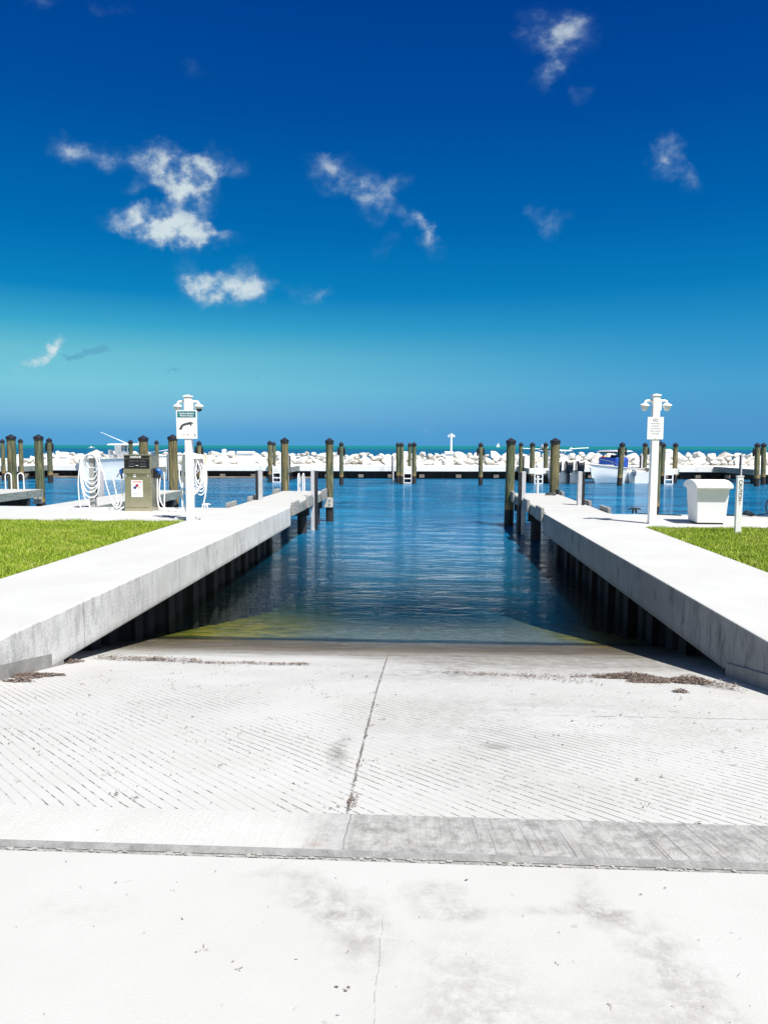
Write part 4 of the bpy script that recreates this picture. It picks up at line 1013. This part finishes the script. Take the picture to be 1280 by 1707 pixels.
for s in (-1, 1):
    xo = s * (W_ / 2)
    a = MB(); a.b2((xo + (0 if s > 0 else -.06), .16, .80), (xo + (.06 if s > 0 else 0), .34, 1.04)); a.build('nozzle_boot', M_black, e, bevel=.01)
    a = MB(); a.tube([(xo + s * .05, .22, .98), (xo + s * .10, .20, 1.00), (xo + s * .15, .20, .97), (xo + s * .155, .20, .90)], [.038, .050, .055, .042], 10)
    nz_ = a.build('nozzle', M_blue, e, smooth=True)
    a = MB(); a.tube([(xo + s * .155, .20, .90), (xo + s * .13, .20, .78)], .022, 8); a.tube([(xo + s * .11, .18, .97), (xo + s * .20, .17, .90), (xo + s * .25, .17, .82)] if s < 0 else [(xo + s * .08, .18, .95), (xo + s * .09, .17, .82)], .011, 6)
    a.build('nozzle_lever', M_black, nz_, smooth=True)
cx_, cy_ = (dx0 + dx1) / 2, dy0
def W2(x, y, z_): return (cx_ + x, cy_ + y, z_)
hose('white fuel hose hanging from the left nozzle of the dispenser', [],
     [[W2(-.49, .20, .80), W2(-.47, .20, .5), W2(-.48, .15, .18), W2(-.56, .1, .06), W2(-.66, .1, .14), W2(-.72, .1, .30)],
      [W2(-.75, .3, .85), W2(-.70, .3, .6), W2(-.64, .28, .3), W2(-.60, .2, .12), W2(-.70, .05, .02), W2(-.5, -.02, .016), W2(-.38, .1, .1)]], .016)
hose('white fuel hoses looping from the right nozzle of the dispenser', [],
     [[W2(.49, .20, .80), W2(.46, .2, .5), W2(.50, .15, .25), W2(.62, .1, .08), W2(.80, .0, .016), W2(1.0, -.1, .016)],
      [W2(.42, .20, .78), W2(.41, .2, .4), W2(.45, .15, .12), W2(.60, .05, .016), W2(.9, .1, .016), W2(1.1, .15, .016)],
      [W2(.55, .30, .95), W2(.56, .3, .6), W2(.545, .3, .3), W2(.56, .25, .05)],
      [W2(.98, .6, 1.2), W2(.95, .5, .7), W2(.96, .4, .25), W2(1.04, .2, .02), W2(1.15, 0, .016)]], .015)

# cleats, box, marker, pedestals
def cleat(label, x, y, rz, mat_=M_white, s=1.0):
    e = empty('dock_cleat', (x, y, 0), rz, label=label, cat='cleat')
    a = MB(); a.tube([(-.10 * s, 0, .065 * s), (-.05 * s, 0, .08 * s), (.05 * s, 0, .08 * s), (.10 * s, 0, .065 * s)], [.010 * s, .014 * s, .014 * s, .010 * s], 8); a.build('horn', mat_, e, smooth=True)
    a = MB(); a.tube([(-.03 * s, 0, 0), (-.02 * s, 0, .075 * s)], .016 * s, 8); a.tube([(.03 * s, 0, 0), (.02 * s, 0, .075 * s)], .016 * s, 8); a.build('base', mat_, e, smooth=True)
    return e
q = onZ(344, 846); cleat('small white cleat on the left dock edge right of the sign post', q.x, q.y, 0, s=1.15)
q = onZ(1057, 856); cleat('black cleat on the right dock edge left of the sign post', q.x, q.y, 0, M_black, 1.5)
q = onZ(928, 824); cleat('dark cleat at the outer corner of the right ramp pier', q.x, q.y, .8, M_black, 1.7)
a = MB()
pts = [(4.15 + .17 * math.cos(t_) * (1 - t_ * .02), 24.35 + .14 * math.sin(t_) * (1 - t_ * .02), .018 + .004 * t_) for t_ in ls(0, 18, 60)]
a.tube(pts, .016, 6); tag(a.build('mooring_rope', plain('dark_weathered_rope', (.05, .05, .055), .9), None, smooth=True), 'coil of dark rope by the cleat on the right ramp pier', 'rope')
a = MB(); q0 = onZ(1063, 857); q1 = onZ(1140, 859.5)
a.tube([(q0.x, q0.y, .02), (q0.x + .25, q0.y - .12, .014), (q0.x + .5, q0.y - .2, .014), (q1.x - .1, q1.y - .1, .014)], .012, 6)
tag(a.build('mooring_rope', M_black, None, smooth=True), 'thin black line on the dock behind the right sign post', 'rope')

e = empty('dock_box', (5.93, 15.42, 0), label='white tapered dock box with arched lid beside the right lawn', cat='storage box')
def tap(w0, w1, d0, d1, z0, z1):
    return [(-w0 / 2, 0 + (.78 - d0) / 2, z0), (w0 / 2, (.78 - d0) / 2, z0), (w0 / 2, (.78 + d0) / 2, z0), (-w0 / 2, (.78 + d0) / 2, z0),
            (-w1 / 2, (.78 - d1) / 2, z1), (w1 / 2, (.78 - d1) / 2, z1), (w1 / 2, (.78 + d1) / 2, z1), (-w1 / 2, (.78 + d1) / 2, z1)]
a = MB(); a.add(tap(.56, .64, .62, .72, .035, .72), BF); a.add(tap(.67, .67, .76, .76, .72, .745), BF); a.build('body', M_plastic, e, bevel=.012)
a = MB(); a.b2((-.25, .12, 0), (.25, .66, .035)); a.build('skid', M_black, e)
prof = [(-.07, .735), (-.07, .79), (-.045, .825), (.06, .87), (.22, .905), (.40, .918), (.58, .905), (.74, .87), (.83, .825), (.85, .79), (.85, .735)]
a = MB(); a.xprism([(y_, z_ + .012 if z_ < .8 else z_) for y_, z_ in prof], -.36, .36); a.build('lid', M_plastic, e, bevel=.014, seg=3)
e.rotation_euler = (0, 0, math.radians(-3))

q = onZ(1228.5, 888)
e = empty('marker_post', (q.x, q.y, 0), label='white flat marker post with vertical lettering standing in the right lawn', cat='marker post')
a = MB(); a.b2((-.055, -.035, -.1), (.055, .035, 1.045)); a.build('post', M_white, e, bevel=.006)
a = MB(); a.b2((-.062, -.042, 1.045), (.062, .042, 1.062)); a.build('post_cap', M_white, e, bevel=.003)
text_mesh('CAUTION', .088, 'lettering', M_ink, e, (.0, -.0365, .79), rot=(math.pi / 2, math.pi / 2, 0), ext=.001, bold=.001)
text_mesh('No', .05, 'lettering', M_tan, e, (.0, -.0365, .55), rot=(math.pi / 2, math.pi / 2, 0), ext=.001)

def pedestal(label, x, y, w_, h, d_=.3, dome=True):
    e = empty('power_pedestal', (x, y, 0), label=label, cat='pedestal')
    a = MB(); a.b2((-w_ / 2, -d_ / 2, 0), (w_ / 2, d_ / 2, h * .88)); a.build('body', M_plastic, e, bevel=.02)
    a = MB(); a.b2((-w_ / 2 - .02, -d_ / 2 - .02, h * .88), (w_ / 2 + .02, d_ / 2 + .02, h * .95)); a.lathe([(w_ * .5, h * .95), (w_ * .4, h * .985), (w_ * .1, h)], 14); a.build('hood', M_plastic, e, bevel=.01)
    return e
pe = pedestal('white power pedestal with black cable loop at the right picture edge', 8.12, 17.35, .30, 1.12)
a = MB(); a.b2((-.152, -.10, .86), (-.150, .0, .93)); a.b2((-.152, -.10, .40), (-.150, -.02, .45)); a.build('socket', M_black, pe)
a = MB()
R_ = [(8.0 - .02, 17.22, .44), (7.90, 17.2, .46), (7.80, 17.18, .38), (7.76, 17.15, .22), (7.80, 17.1, .08), (7.90, 17.05, .03), (8.02, 17.05, .08), (8.12, 17.08, .25)]
a.tube(R_, .016, 7); a.tube([(7.80, 17.1, .10), (7.70, 17.25, .06), (7.6, 17.35, .03), (7.45, 17.4, .07), (7.35, 17.42, .03), (7.2, 17.45, .016), (6.9, 17.5, .016), (6.72, 17.52, .016)], .014, 7)
a.tube([(7.62, 17.36, .03), (7.5, 17.3, .10), (7.42, 17.36, .12), (7.38, 17.45, .05), (7.5, 17.5, .03), (7.6, 17.42, .02)], .022, 7)
tag(a.build('power_cable', M_black, None, smooth=True), 'black shore power cable lying on the dock to the right pedestal', 'cable')
# thin things along the breakwater
for lab, px, ty, wpx, hh in [('slim white pedestal left of the far white dock box', 378, 748.5, 6.4, None), ('white pedestal between the pilings right of the sign post', 1118, 751, 7, None),
                             ('white pedestal post standing behind the lone piling with hangers', 564.5, 752, 3.6, None), ('white stub pedestal far behind the left end of the rocks', 94, 755, 4.4, None),
                             ('white stub post second from left on the breakwater', 110, 751.5, 4.2, None), ('short white pedestal right of the lone piling', 608.5, 757.5, 5.6, None),
                             ('pale pedestal at the left edge behind the first pilings', 47, 757, 4.0, None)]:
    Y = 61.3; q = onY(px, ty, Y); pedestal(lab, q.x, WY(q.x) + .8, wpx * 62 / F, q.z, .3)
for lab, px, w_, h in [('white dock box with lighter lid on the far walkway behind the left ramp pier', 414, 1.28, 1.12), ('white cabinet at the foot of the distant camera post', 748.5, .62, 1.15), ('low white locker near the left end of the breakwater', 118, .9, .75)]:
    x = onY(px, 775, 61.5).x; e = empty('dock_box', (x, WY(x) + 1.0, 0), label=lab, cat='storage box')
    a = MB(); a.b2((-w_ / 2, -.3, 0), (w_ / 2, .3, h * .8)); a.build('body', M_plastic, e, bevel=.02)
    a = MB(); a.b2((-w_ / 2 - .08, -.38, h * .8 + .002), (w_ / 2 + .04, .34, h)); a.build('lid', M_plastic, e, bevel=.05)
for lab, px in [('red fire extinguisher on its stand right of the manatee sign', 343.5), ('red fire extinguisher behind the bow of the blue covered boat', 1006)]:
    x = onY(px, 770, 61.5).x; e = empty('fire_extinguisher', (x, WY(x) + .7, 0), label=lab, cat='fire extinguisher')
    a = MB(); a.lathe([(.11, .12), (.13, .18), (.13, .72), (.06, .82), (.04, .86)], 12); a.build('cylinder', M_red, e, smooth=True)
    a = MB(); a.b2((-.04, -.1, .86), (.12, .04, .92)); a.build('valve', M_black, e)
    a = MB(); a.b2((-.02, .14, 0), (.34, .2, .80)); a.build('backboard', M_yellow, e)

# ------------------------------------------------------------ boats
def hull_mesh(L, B, Hs, Hb, mat_list, parent, z0=-1.07, draft=.35):
    """stern at y=0, bow at y=L"""
    m_ = MB(); N = 22; rows = []
    for i in range(N):
        t_ = i / (N - 1); y = L * t_
        w_ = B / 2 * (1 - max(0, (t_ - .45) / .55) ** 2.2) * (.92 + .08 * min(1, t_ / .3)); w_ = max(w_, .03)
        sheer = Hs + (Hb - Hs) * t_ ** 1.8; keel = -draft + draft * 1.0 * max(0, (t_ - .6) / .4) ** 1.6 + (.55 * max(0, (t_ - .88) / .12) ** 1.5)
        chw = w_ * (.86 - .38 * max(0, (t_ - .4) / .6)); chz = -.02 + .45 * max(0, (t_ - .45) / .55) ** 1.5
        rake = .38 * (t_ ** 3)
        sec = [(0, keel, 0), (chw, chz, .25), (w_ * .96, (chz + sheer) / 2, .6), (w_, sheer - .06, .95), (w_ * 1.03, sheer, 1), (w_ * .90, sheer + .015, 1), (w_ * .86, sheer - .30, .9)]
        rows.append([(sx, y + rake * k_, z0 + zz_) for sx, zz_, k_ in sec])
    K = 7
    for s in (-1, 1):
        vs = [(s * p[0], p[1], p[2]) for r_ in rows for p in r_]; fs = []; 
        o = len(m_.v)
        for i in range(N - 1):
            for k in range(K - 1): fs.append((i * K + k, i * K + K + k, i * K + K + k + 1, i * K + k + 1))
        m_.add(vs, fs)
    # transom and cockpit sole
    rl = MB()
    for s in (-1, 1): rl.tube([(s * (r_[4][0] + .01), r_[4][1], r_[4][2] - .06) for r_ in rows], .035, 6)
    rl.build('rub_rail', M_greypost, parent, smooth=True)
    r0 = rows[0]; m_.add([(p[0], p[1], p[2]) for p in r0[:6]] + [(-p[0], p[1], p[2]) for p in r0[:6][::-1]], [tuple(range(12))])
    vs = []
    for r_ in rows: vs += [(-r_[6][0], r_[6][1], r_[6][2]), (r_[6][0], r_[6][1], r_[6][2])]
    m_.add(vs, [(2 * i, 2 * i + 1, 2 * i + 3, 2 * i + 2) for i in range(N - 1)])
    return m_.build('hull', mat_list, parent, smooth=True)
def outboard(parent, x, y, z0, s, m_=None):
    a = MB(); a.xprism([(y - .55 * s, .55 * s + z0), (y - .62 * s, .85 * s + z0), (y - .50 * s, 1.12 * s + z0), (y - .10 * s, 1.10 * s + z0), (y + .08 * s, .85 * s + z0), (y + .0, .50 * s + z0), (y - .3 * s, .42 * s + z0)], x - .20 * s, x + .20 * s)
    o = a.build('outboard_motor', m_ or M_dark, parent, bevel=.07 * s, seg=3)
    a = MB(); a.xprism([(y - .34 * s, -.45 * s + z0), (y - .40 * s, .45 * s + z0), (y - .06 * s, .48 * s + z0), (y - .12 * s, -.45 * s + z0)], x - .07 * s, x + .07 * s)
    a.xprism([(y - .50 * s, -.52 * s + z0), (y - .50 * s, -.42 * s + z0), (y + .0, -.42 * s + z0), (y + .0, -.52 * s + z0)], x - .09 * s, x + .09 * s)
    a.build('lower_unit', M_silver if m_ is not None else M_dark, o, bevel=.02)
    a = MB(); a.xprism([(y - .50 * s, .74 * s + z0), (y - .48 * s, .84 * s + z0), (y - .16 * s, .82 * s + z0), (y - .1 * s, .74 * s + z0)], x + .201 * s, x + .208 * s)
    a.build('decal', M_silver, o)
    return o
def boat(label, x, y, rz, L, B, Hs, Hb, motors, ttop=None, console=True, cover=False, ms=1.0, windshield=True, mm=None, tower=False):
    e = empty('centre_console_boat' if console else 'skiff', (x, y, 0), rz, label=label, cat='boat')
    hull_mesh(L, B, Hs, Hb, [M_gel], e)
    a = MB(); a.b2((-B * .35, .05, -1.07 + Hs - .28), (B * .35, L * .62, -1.07 + Hs - .24)); a.build('cockpit_floor', M_gel, e)
    for mx in motors: outboard(e, mx, -.02, -1.07 + .22, ms, mm)
    d0 = -1.07 + Hs
    a = MB()
    for s in (-1, 1):
        pts = [(s * B * .44, L * .55, d0 + .02), (s * B * .44, L * .60, d0 + .22), (s * B * .36, L * .78, d0 + .32 + (Hb - Hs) * .55), (s * B * .16, L * .94, d0 + .36 + (Hb - Hs) * .9)]
        a.tube(pts, .018, 6)
        for q_ in pts[1:]: a.tube([q_, (q_[0], q_[1], q_[2] - .30)], .014, 5)
    a.build('bow_rail', M_silver, e, smooth=True)
    if console:
        yc = L * .46; a = MB(); a.xprism([(yc - .45, d0 - .3), (yc - .40, d0 + .50), (yc - .1, d0 + .62), (yc + .35, d0 + .48), (yc + .55, d0 - .3)], -.42, .42); a.build('console', M_bluecanvas if cover else M_gel, e, bevel=.05)
        if windshield:
            a = MB(); a.add([(-.40, yc + .10, d0 + .62), (.40, yc + .10, d0 + .62), (.36, yc - .06, d0 + 1.02), (-.36, yc - .06, d0 + 1.02), (-.40, yc + .11, d0 + .62), (.40, yc + .11, d0 + .62), (.36, yc - .05, d0 + 1.02), (-.36, yc - .05, d0 + 1.02)],
                            [(0, 1, 2, 3), (4, 7, 6, 5), (0, 4, 5, 1), (3, 2, 6, 7)]); a.build('windscreen', M_glass, e)
        a = MB(); a.b2((-.42, yc - 1.25, d0 - .3), (.42, yc - .85, d0 + .35)); a.b2((-.42, yc - 1.27, d0 + .35), (.42, yc - 1.12, d0 + .70)); a.build('helm_seat', M_gel if not cover else M_bluecanvas, e, bevel=.04)
    if ttop:
        zt = ttop; a = MB()
        for sx in (-1, 1):
            a.tube([(sx * .48, yc - .5, d0 - .2), (sx * .50, yc - .45, zt - .25), (sx * .62, yc - .7, zt)], .03, 7)
            a.tube([(sx * .48, yc + .4, d0 - .2), (sx * .50, yc + .25, zt - .25), (sx * .62, yc + .5, zt)], .03, 7)
            a.tube([(sx * .62, yc - .9, zt), (sx * .62, yc + .9, zt)], .025, 7)
        a.build('top_frame', M_white, e, smooth=True)
        a = MB(); pr = [(-.95, 0), (-.70, .07), (0, .11), (.70, .07), (.95, 0), (.70, -.015), (-.70, -.015)]
        n = len(pr); y0_, y1_ = yc - 1.15, yc + 1.1
        a.add([(x_ * B * .42, y0_, zt + z_) for x_, z_ in pr] + [(x_ * B * .42, y1_, zt + z_) for x_, z_ in pr], [tuple(range(n)), tuple(range(n, 2 * n))[::-1]] + [(i, n + i, n + (i + 1) % n, (i + 1) % n) for i in range(n)])
        a.build('hard_top', M_gel, e, bevel=.01)
    return e, d0
# left boat, broadside behind the hose rack, stern to the left
q = onY(137, 790, 56.0)
bt, d0 = boat('white centre console boat with antenna behind the hose rack on the left', q.x, 56.6, math.radians(-86), 7.0, 2.5, 1.62, 2.0, [-.3, .3], ttop=1.62, mm=M_silver, ms=.95)
a = MB(); a.tube([(-.5, 3.2, 1.70), (-.5, 2.95, 1.82), (-.5, .9 + .2, 2.62)], [.035, .03, .015], 6); a.build('antenna', M_white, bt, smooth=True)
a = MB(); a.lathe([(.2, 0), (.24, .06), (.2, .16), (.05, .2)], 14, (0, 4.4, 1.72)); a.build('radar_dome', M_gel, bt, smooth=True)
a = MB(); a.b2((-.4, 2.45, d0 + .3), (.4, 2.95, 1.60)); a.build('tower_seat', M_gel, bt, bevel=.05)
a = MB(); a.b2((-.7, 3.9, d0 + .10), (.7, 5.2, d0 + .32)); a.build('bow_cushion', M_black, bt, bevel=.04)
# boat with outboards, seen from its stern
q = onY(947, 790, 53.0)
bt, d0 = boat('white boat with black outboard motors seen from its stern', q.x, 53.6, math.radians(4), 7.4, 2.6, .95, 1.35, [-.80, 0.02, .82], ttop=1.25, ms=1.28)
a = MB(); a.lathe([(.26, 0), (.30, .08), (.26, .26), (.06, .32)], 14, (-.9, 3.2, 1.42)); a.build('radar_dome', M_gel, bt, smooth=True)
a = MB()
for s, h in ((-1, 0), (1, .04)): a.tube([(s * 1.0, 3.2, 1.38), (s * 1.6, 3.3, 1.40 + h), (s * 2.5, 3.4, 1.44 + h)], .03, 6)
a.tube([(.35, 2.6, .9), (1.3, 2.5, .96)], .03, 6); a.tube([(.8, 2.6, .7), (.9, 2.6, 1.1)], .03, 6)
a.build('outrigger', M_white, bt, smooth=True)
a = MB(); a.b2((-1.3, 2.2, 1.30), (-.5, 3.1, 1.38)); a.build('rocket_launcher', M_dark, bt)
a = MB(); a.b2((-.55, 1.4, d0 - .2), (.35, 2.0, d0 + .85)); a.build('leaning_post', M_gel, bt, bevel=.06)
# blue covered boat, bow towards us
q = onY(1046, 790, 56.5)
bt, d0 = boat('white boat with blue canvas cover and shade top, bow towards the camera', 16.0, 57.8, math.radians(136), 5.6, 2.2, 1.02, 1.45, [0.0], ttop=1.22, cover=True, mm=M_silver, ms=.8)
a = MB(); a.b2((-.75, 2.0, d0 - .12), (.75, 3.6, d0 + .85)); a.build('canvas_cover', M_bluecanvas, bt, bevel=.10, seg=3)
a = MB(); a.b2((-.55, 3.62, d0 + .02), (.25, 3.70, d0 + .30)); a.build('white_cushion', M_gel, bt, bevel=.02)
a = MB(); a.b2((-.8, 2.2, 1.10), (.8, 3.3, 1.19)); a.build('stowed_life_jackets', M_black, bt, bevel=.02)
q = onY(1060, 795, 55.5)
bt, d0 = boat('small white skiff just right of the blue covered boat', q.x, 54.8, math.radians(-14), 4.4, 1.6, .80, 1.10, [-.35], console=False, mm=M_silver, ms=.75)
a = MB(); a.b2((-.5, .9, d0), (.5, 1.3, d0 + .08)); a.build('thwart', M_gel, bt)
# sailboat and small craft at the horizon
e = empty('sailboat', (onY(830, 743, 1500).x, 1500, -1.07), label='tiny white sailboat on the horizon', cat='sailboat')
a = MB(); a.add([(-4.5, 0, 1.2), (4.5, 0, 1.2), (3.2, 0, 0), (-3.5, 0, 0), (0, -1.3, 1.2), (0, 1.3, 1.2), (0, -.8, 0), (0, .8, 0)], [(0, 4, 6, 3), (4, 1, 2, 6), (1, 5, 7, 2), (5, 0, 3, 7), (0, 5, 1, 4), (3, 6, 2, 7)]); a.build('hull', M_gel, e)
a = MB(); a.xprism([(-.05, 1.2), (.05, 1.2), (.03, 10.5), (-.03, 10.5)], -.05, .05)
a.build('mast', M_white, e)
a = MB(); a.add([(.1, -.03, 1.8), (3.6, -.03, 1.8), (.1, -.03, 10.2), (.1, .03, 1.8), (3.6, .03, 1.8), (.1, .03, 10.2)], [(0, 1, 2), (5, 4, 3), (0, 3, 4, 1), (1, 4, 5, 2), (2, 5, 3, 0)]); a.build('mainsail', M_gel, e)
a = MB(); a.add([(-.1, -.03, 1.6), (-4.0, -.03, 1.6), (-.1, -.03, 8.4), (-.1, .03, 1.6), (-4.0, .03, 1.6), (-.1, .03, 8.4)], [(2, 1, 0), (3, 4, 5), (0, 1, 4, 3), (1, 2, 5, 4), (2, 0, 3, 5)]); a.build('jib', M_gel, e)
for lab, px, Y in [('tiny white motor boat near the horizon at the left', 153, 620), ('low white craft on the horizon right of the outboard boat', 952, 900)]:
    e = empty('motor_boat', (onY(px, 743, Y).x, Y, -1.07), label=lab, cat='boat')
    a = MB(); a.xprism([(-.9, .1), (-1.1, .7), (1.1, .7), (.9, .1)], -2.6, 2.4); a.build('hull', M_gel, e)
    a = MB(); a.b2((-1.0, -.7, .7), (.6, .7, 1.5)); a.build('cabin', M_gel, e)

# ------------------------------------------------------------ lawn
rng = np.random.default_rng(8)
def in_left(x, y): return (x < -5.09 + .05 * math.sin(y * 2.1)) & (y < 15.38)
def blades(name, label, x0, x1, y0, y1, dens_, seed, edge, seg=2):
    rng = np.random.default_rng(seed); A_ = (x1 - x0) * (y1 - y0); n = int(A_ * dens_)
    x = rng.uniform(x0, x1, n); y = rng.uniform(y0, y1, n); k = edge(x, y); x = x[k]; y = y[k]; n = len(x)
    hn = np.array([mn.noise(Vector((a_ * 1.7, b_ * 1.7, 0))) for a_, b_ in zip(x, y)])
    h = rng.uniform(.035, .075, n) * (1 + .5 * hn); a = rng.uniform(0, 2 * np.pi, n); w_ = rng.uniform(.0025, .0050, n)
    ln = rng.uniform(.1, .9, n) * h; la = rng.uniform(0, 2 * np.pi, n)
    ca, sa = np.cos(a) * w_, np.sin(a) * w_; lx, ly = np.cos(la) * ln, np.sin(la) * ln
    z0 = np.full(n, -.036)
    V = np.stack([np.stack([x - ca, y - sa, z0], 1), np.stack([x + ca, y + sa, z0], 1),
                  np.stack([x + lx * .4 + ca * .8, y + ly * .4 + sa * .8, z0 + h * .6], 1), np.stack([x + lx * .4 - ca * .8, y + ly * .4 - sa * .8, z0 + h * .6], 1),
                  np.stack([x + lx, y + ly, z0 + h], 1)], 1).reshape(-1, 3)
    me = bpy.data.meshes.new(name); me.vertices.add(5 * n); me.vertices.foreach_set('co', V.astype(np.float32).ravel())
    base = np.arange(n) * 5
    q = np.stack([base, base + 1, base + 2, base + 3], 1); t_ = np.stack([base + 3, base + 2, base + 4], 1)
    me.loops.add(7 * n); me.loops.foreach_set('vertex_index', np.concatenate([q, t_], 1).ravel().astype(np.int32))
    me.polygons.add(2 * n)
    stt = np.stack([np.arange(n) * 7, np.arange(n) * 7 + 4], 1).ravel(); me.polygons.foreach_set('loop_start', stt.astype(np.int32))
    me.polygons.foreach_set('loop_total', np.tile([4, 3], n).astype(np.int32)); me.update(calc_edges=True); me.validate()
    me.materials.append(M_blade); o = bpy.data.objects.new(name, me); sc.collection.objects.link(o)
    return tag(o, label, 'grass', kind='stuff')
blades('grass', 'sunlit green lawn left of the left ramp dock', -12.5, -5.03, 7.6, 15.48, 3200, 1, lambda x, y: (x < -5.09 + .03 * np.sin(y * 5) + .02 * np.sin(y * 17) + rng.normal(0, .03, x.shape)) & (y < 15.43 + .03 * np.sin(x * 3) + .03 * np.sin(x * 11)) & (x > -.60 * y - 3))
blades('grass', 'sunlit green lawn right of the right ramp dock', 4.38, 8.6, 8.6, 15.05, 3200, 2, lambda x, y: (x > 4.44 + .03 * np.sin(y * 5) + .02 * np.sin(y * 17) + rng.normal(0, .03, x.shape)) & (y < 14.97 + .03 * np.sin(x * 3) + .03 * np.sin(x * 11)) & (x < .50 * y + 1.2))

# ------------------------------------------------------------ seaweed wrack and litter on the ramp
def flakes(name, label, pts, size, cat, seed, lift=.0):
    random.seed(seed); a = MB()
    for (x, y, zo) in pts:
        L_ = random.uniform(.5, 1.6) * size; w_ = L_ * random.uniform(.16, .42); an = random.uniform(0, 6.28); tl = random.uniform(-.3, .3); rl = random.uniform(-.6, .6)
        if random.random() < .25: L_ *= 1.8; w_ *= .35
        z0 = (zr(y) if y > 2.8 else 0) + .003 + zo + lift
        u_ = Vector((math.cos(an), math.sin(an), tl)).normalized(); v_ = u_.cross(Vector((0, 0, 1))).normalized() * math.cos(rl) + Vector((0, 0, 1)) * math.sin(rl)
        c_ = Vector((x, y, z0 + abs(tl) * L_ * .5 + abs(math.sin(rl)) * w_ * .5)); bend = Vector((0, 0, random.uniform(.05, .25) * L_))
        a.add([c_ - u_ * L_ / 2 - v_ * w_ * .3, c_ - u_ * L_ / 2 + v_ * w_ * .3, c_ - v_ * w_ / 2 + bend, c_ + v_ * w_ / 2 + bend, c_ + u_ * L_ / 2 - v_ * w_ * .2, c_ + u_ * L_ / 2 + v_ * w_ * .2], [(0, 2, 3, 1), (2, 4, 5, 3)])
    me = bpy.data.meshes.new(name); me.from_pydata(a.v, [], a.f); me.materials.append(M_flake)
    o = bpy.data.objects.new(name, me); sc.collection.objects.link(o); return tag(o, label, cat, kind='stuff')
random.seed(77); pts = []; W1 = []
def clump(px, py, rx, ry, n, hgt):
    c_ = onramp(px, py)
    for _ in range(n):
        r_ = math.sqrt(random.random()); a_ = random.uniform(0, 6.28); k = 1 - r_
        rag = 1 + .35 * mn.noise(Vector((math.cos(a_) * 1.6 + px, math.sin(a_) * 1.6, 0)))
        yield (c_.x + rx * r_ * rag * math.cos(a_), c_.y + ry * r_ * rag * math.sin(a_), random.random() * hgt * k)
for c in [(52, 1128, .17, .13, 1100, .05), (30, 1136, .13, .05, 350, .02), (85, 1126, .14, .05, 350, .02), (112, 1104, .15, .14, 800, .05)]: W1 += list(clump(*c))
def trail(p0, p1, n, wid, hgt=.012, seedx=0, pw=.0):
    a_, b_ = onramp(*p0), onramp(*p1)
    for _ in range(n):
        t_ = random.random(); g_ = mn.noise(Vector((t_ * 14 + seedx, 0, 0)))
        if random.random() > .62 + .8 * g_: continue
        yield (a_.x + (b_.x - a_.x) * t_ + random.gauss(0, .02), a_.y + (b_.y - a_.y) * t_ + .10 * mn.noise(Vector((t_ * 6 + seedx, 5, 0))) + random.gauss(0, wid), random.random() * hgt)
W1 += list(trail((160, 1098), (330, 1104), 1700, .055, .03, 1)); W1 += list(clump(258, 1101, .10, .09, 150, .05))
W1 += list(trail((330, 1105), (515, 1109), 900, .035, .012, 2)); W1 += list(clump(497, 1107, .10, .07, 60, .01))
W1 += list(trail((540, 1118), (640, 1135), 60, .10, .005, 3))
flakes('seaweed_wrack', 'dry brown seaweed washed up on the left half of the ramp', W1, .021, 'seaweed', 3)
W2_ = list(trail((740, 1123), (990, 1131), 700, .05, .012, 4)) + list(clump(1050, 1130, .30, .13, 2600, .06)) + list(clump(1080, 1137, .22, .09, 1000, .04)) + list(clump(1148, 1137, .20, .14, 2000, .07)) + list(clump(1134, 1154, .07, .05, 130, .03)) + list(clump(1010, 1128, .18, .06, 260, .03))
W2_ += list(trail((1160, 1140), (1230, 1150), 600, .10, .04, 6)) + list(trail((860, 1128), (1000, 1140), 120, .09, .01, 7))
flakes('seaweed_wrack', 'thick brown seaweed heaps washed up on the right half of the ramp', W2_, .022, 'seaweed', 4)
L_ = []
for _ in range(620):
    x = random.uniform(-2.9, 2.6); y = 3.1 + 4.1 * random.random() ** .75; L_.append((x, y, 0))
    if random.random() < .25:
        for _k in range(4): L_.append((x + random.gauss(0, .03), y + random.gauss(0, .02), 0))
c_ = onramp(588, 1337); L_ += [(c_.x + random.gauss(0, .012), c_.y + random.gauss(0, .045), random.random() * .01) for _ in range(60)]
for (px, py) in [(1064, 1302), (1160, 1374), (1100, 1296), (620, 1210), (1134, 1155), (395, 1110), (150, 1160), (140, 1142), (190, 1325), (225, 1332)]:
    c_ = onramp(px, py); L_ += [(c_.x + random.gauss(0, .012), c_.y + random.gauss(0, .010), random.random() * .005) for _ in range(9)]
flakes('leaf_litter', 'small dark leaf scraps scattered over the grooved ramp', L_, .0130, 'litter', 5)
L_ = [(random.uniform(-1.4, 1.5), random.uniform(1.7, 2.68), 0) for _ in range(70)]
for (px, py) in [(330, 1588), (345, 1585), (338, 1578), (390, 1605), (398, 1618), (562, 1648), (576, 1651), (1018, 1680), (928, 1608), (358, 1453), (288, 1485), (215, 1470)]:
    c_ = onZ(px, py); L_ += [(c_.x + random.gauss(0, .004), c_.y + random.gauss(0, .004), 0) for _ in range(3)]
flakes('leaf_litter', 'few tiny leaf scraps on the pale apron in the foreground', L_, .0085, 'litter', 6)
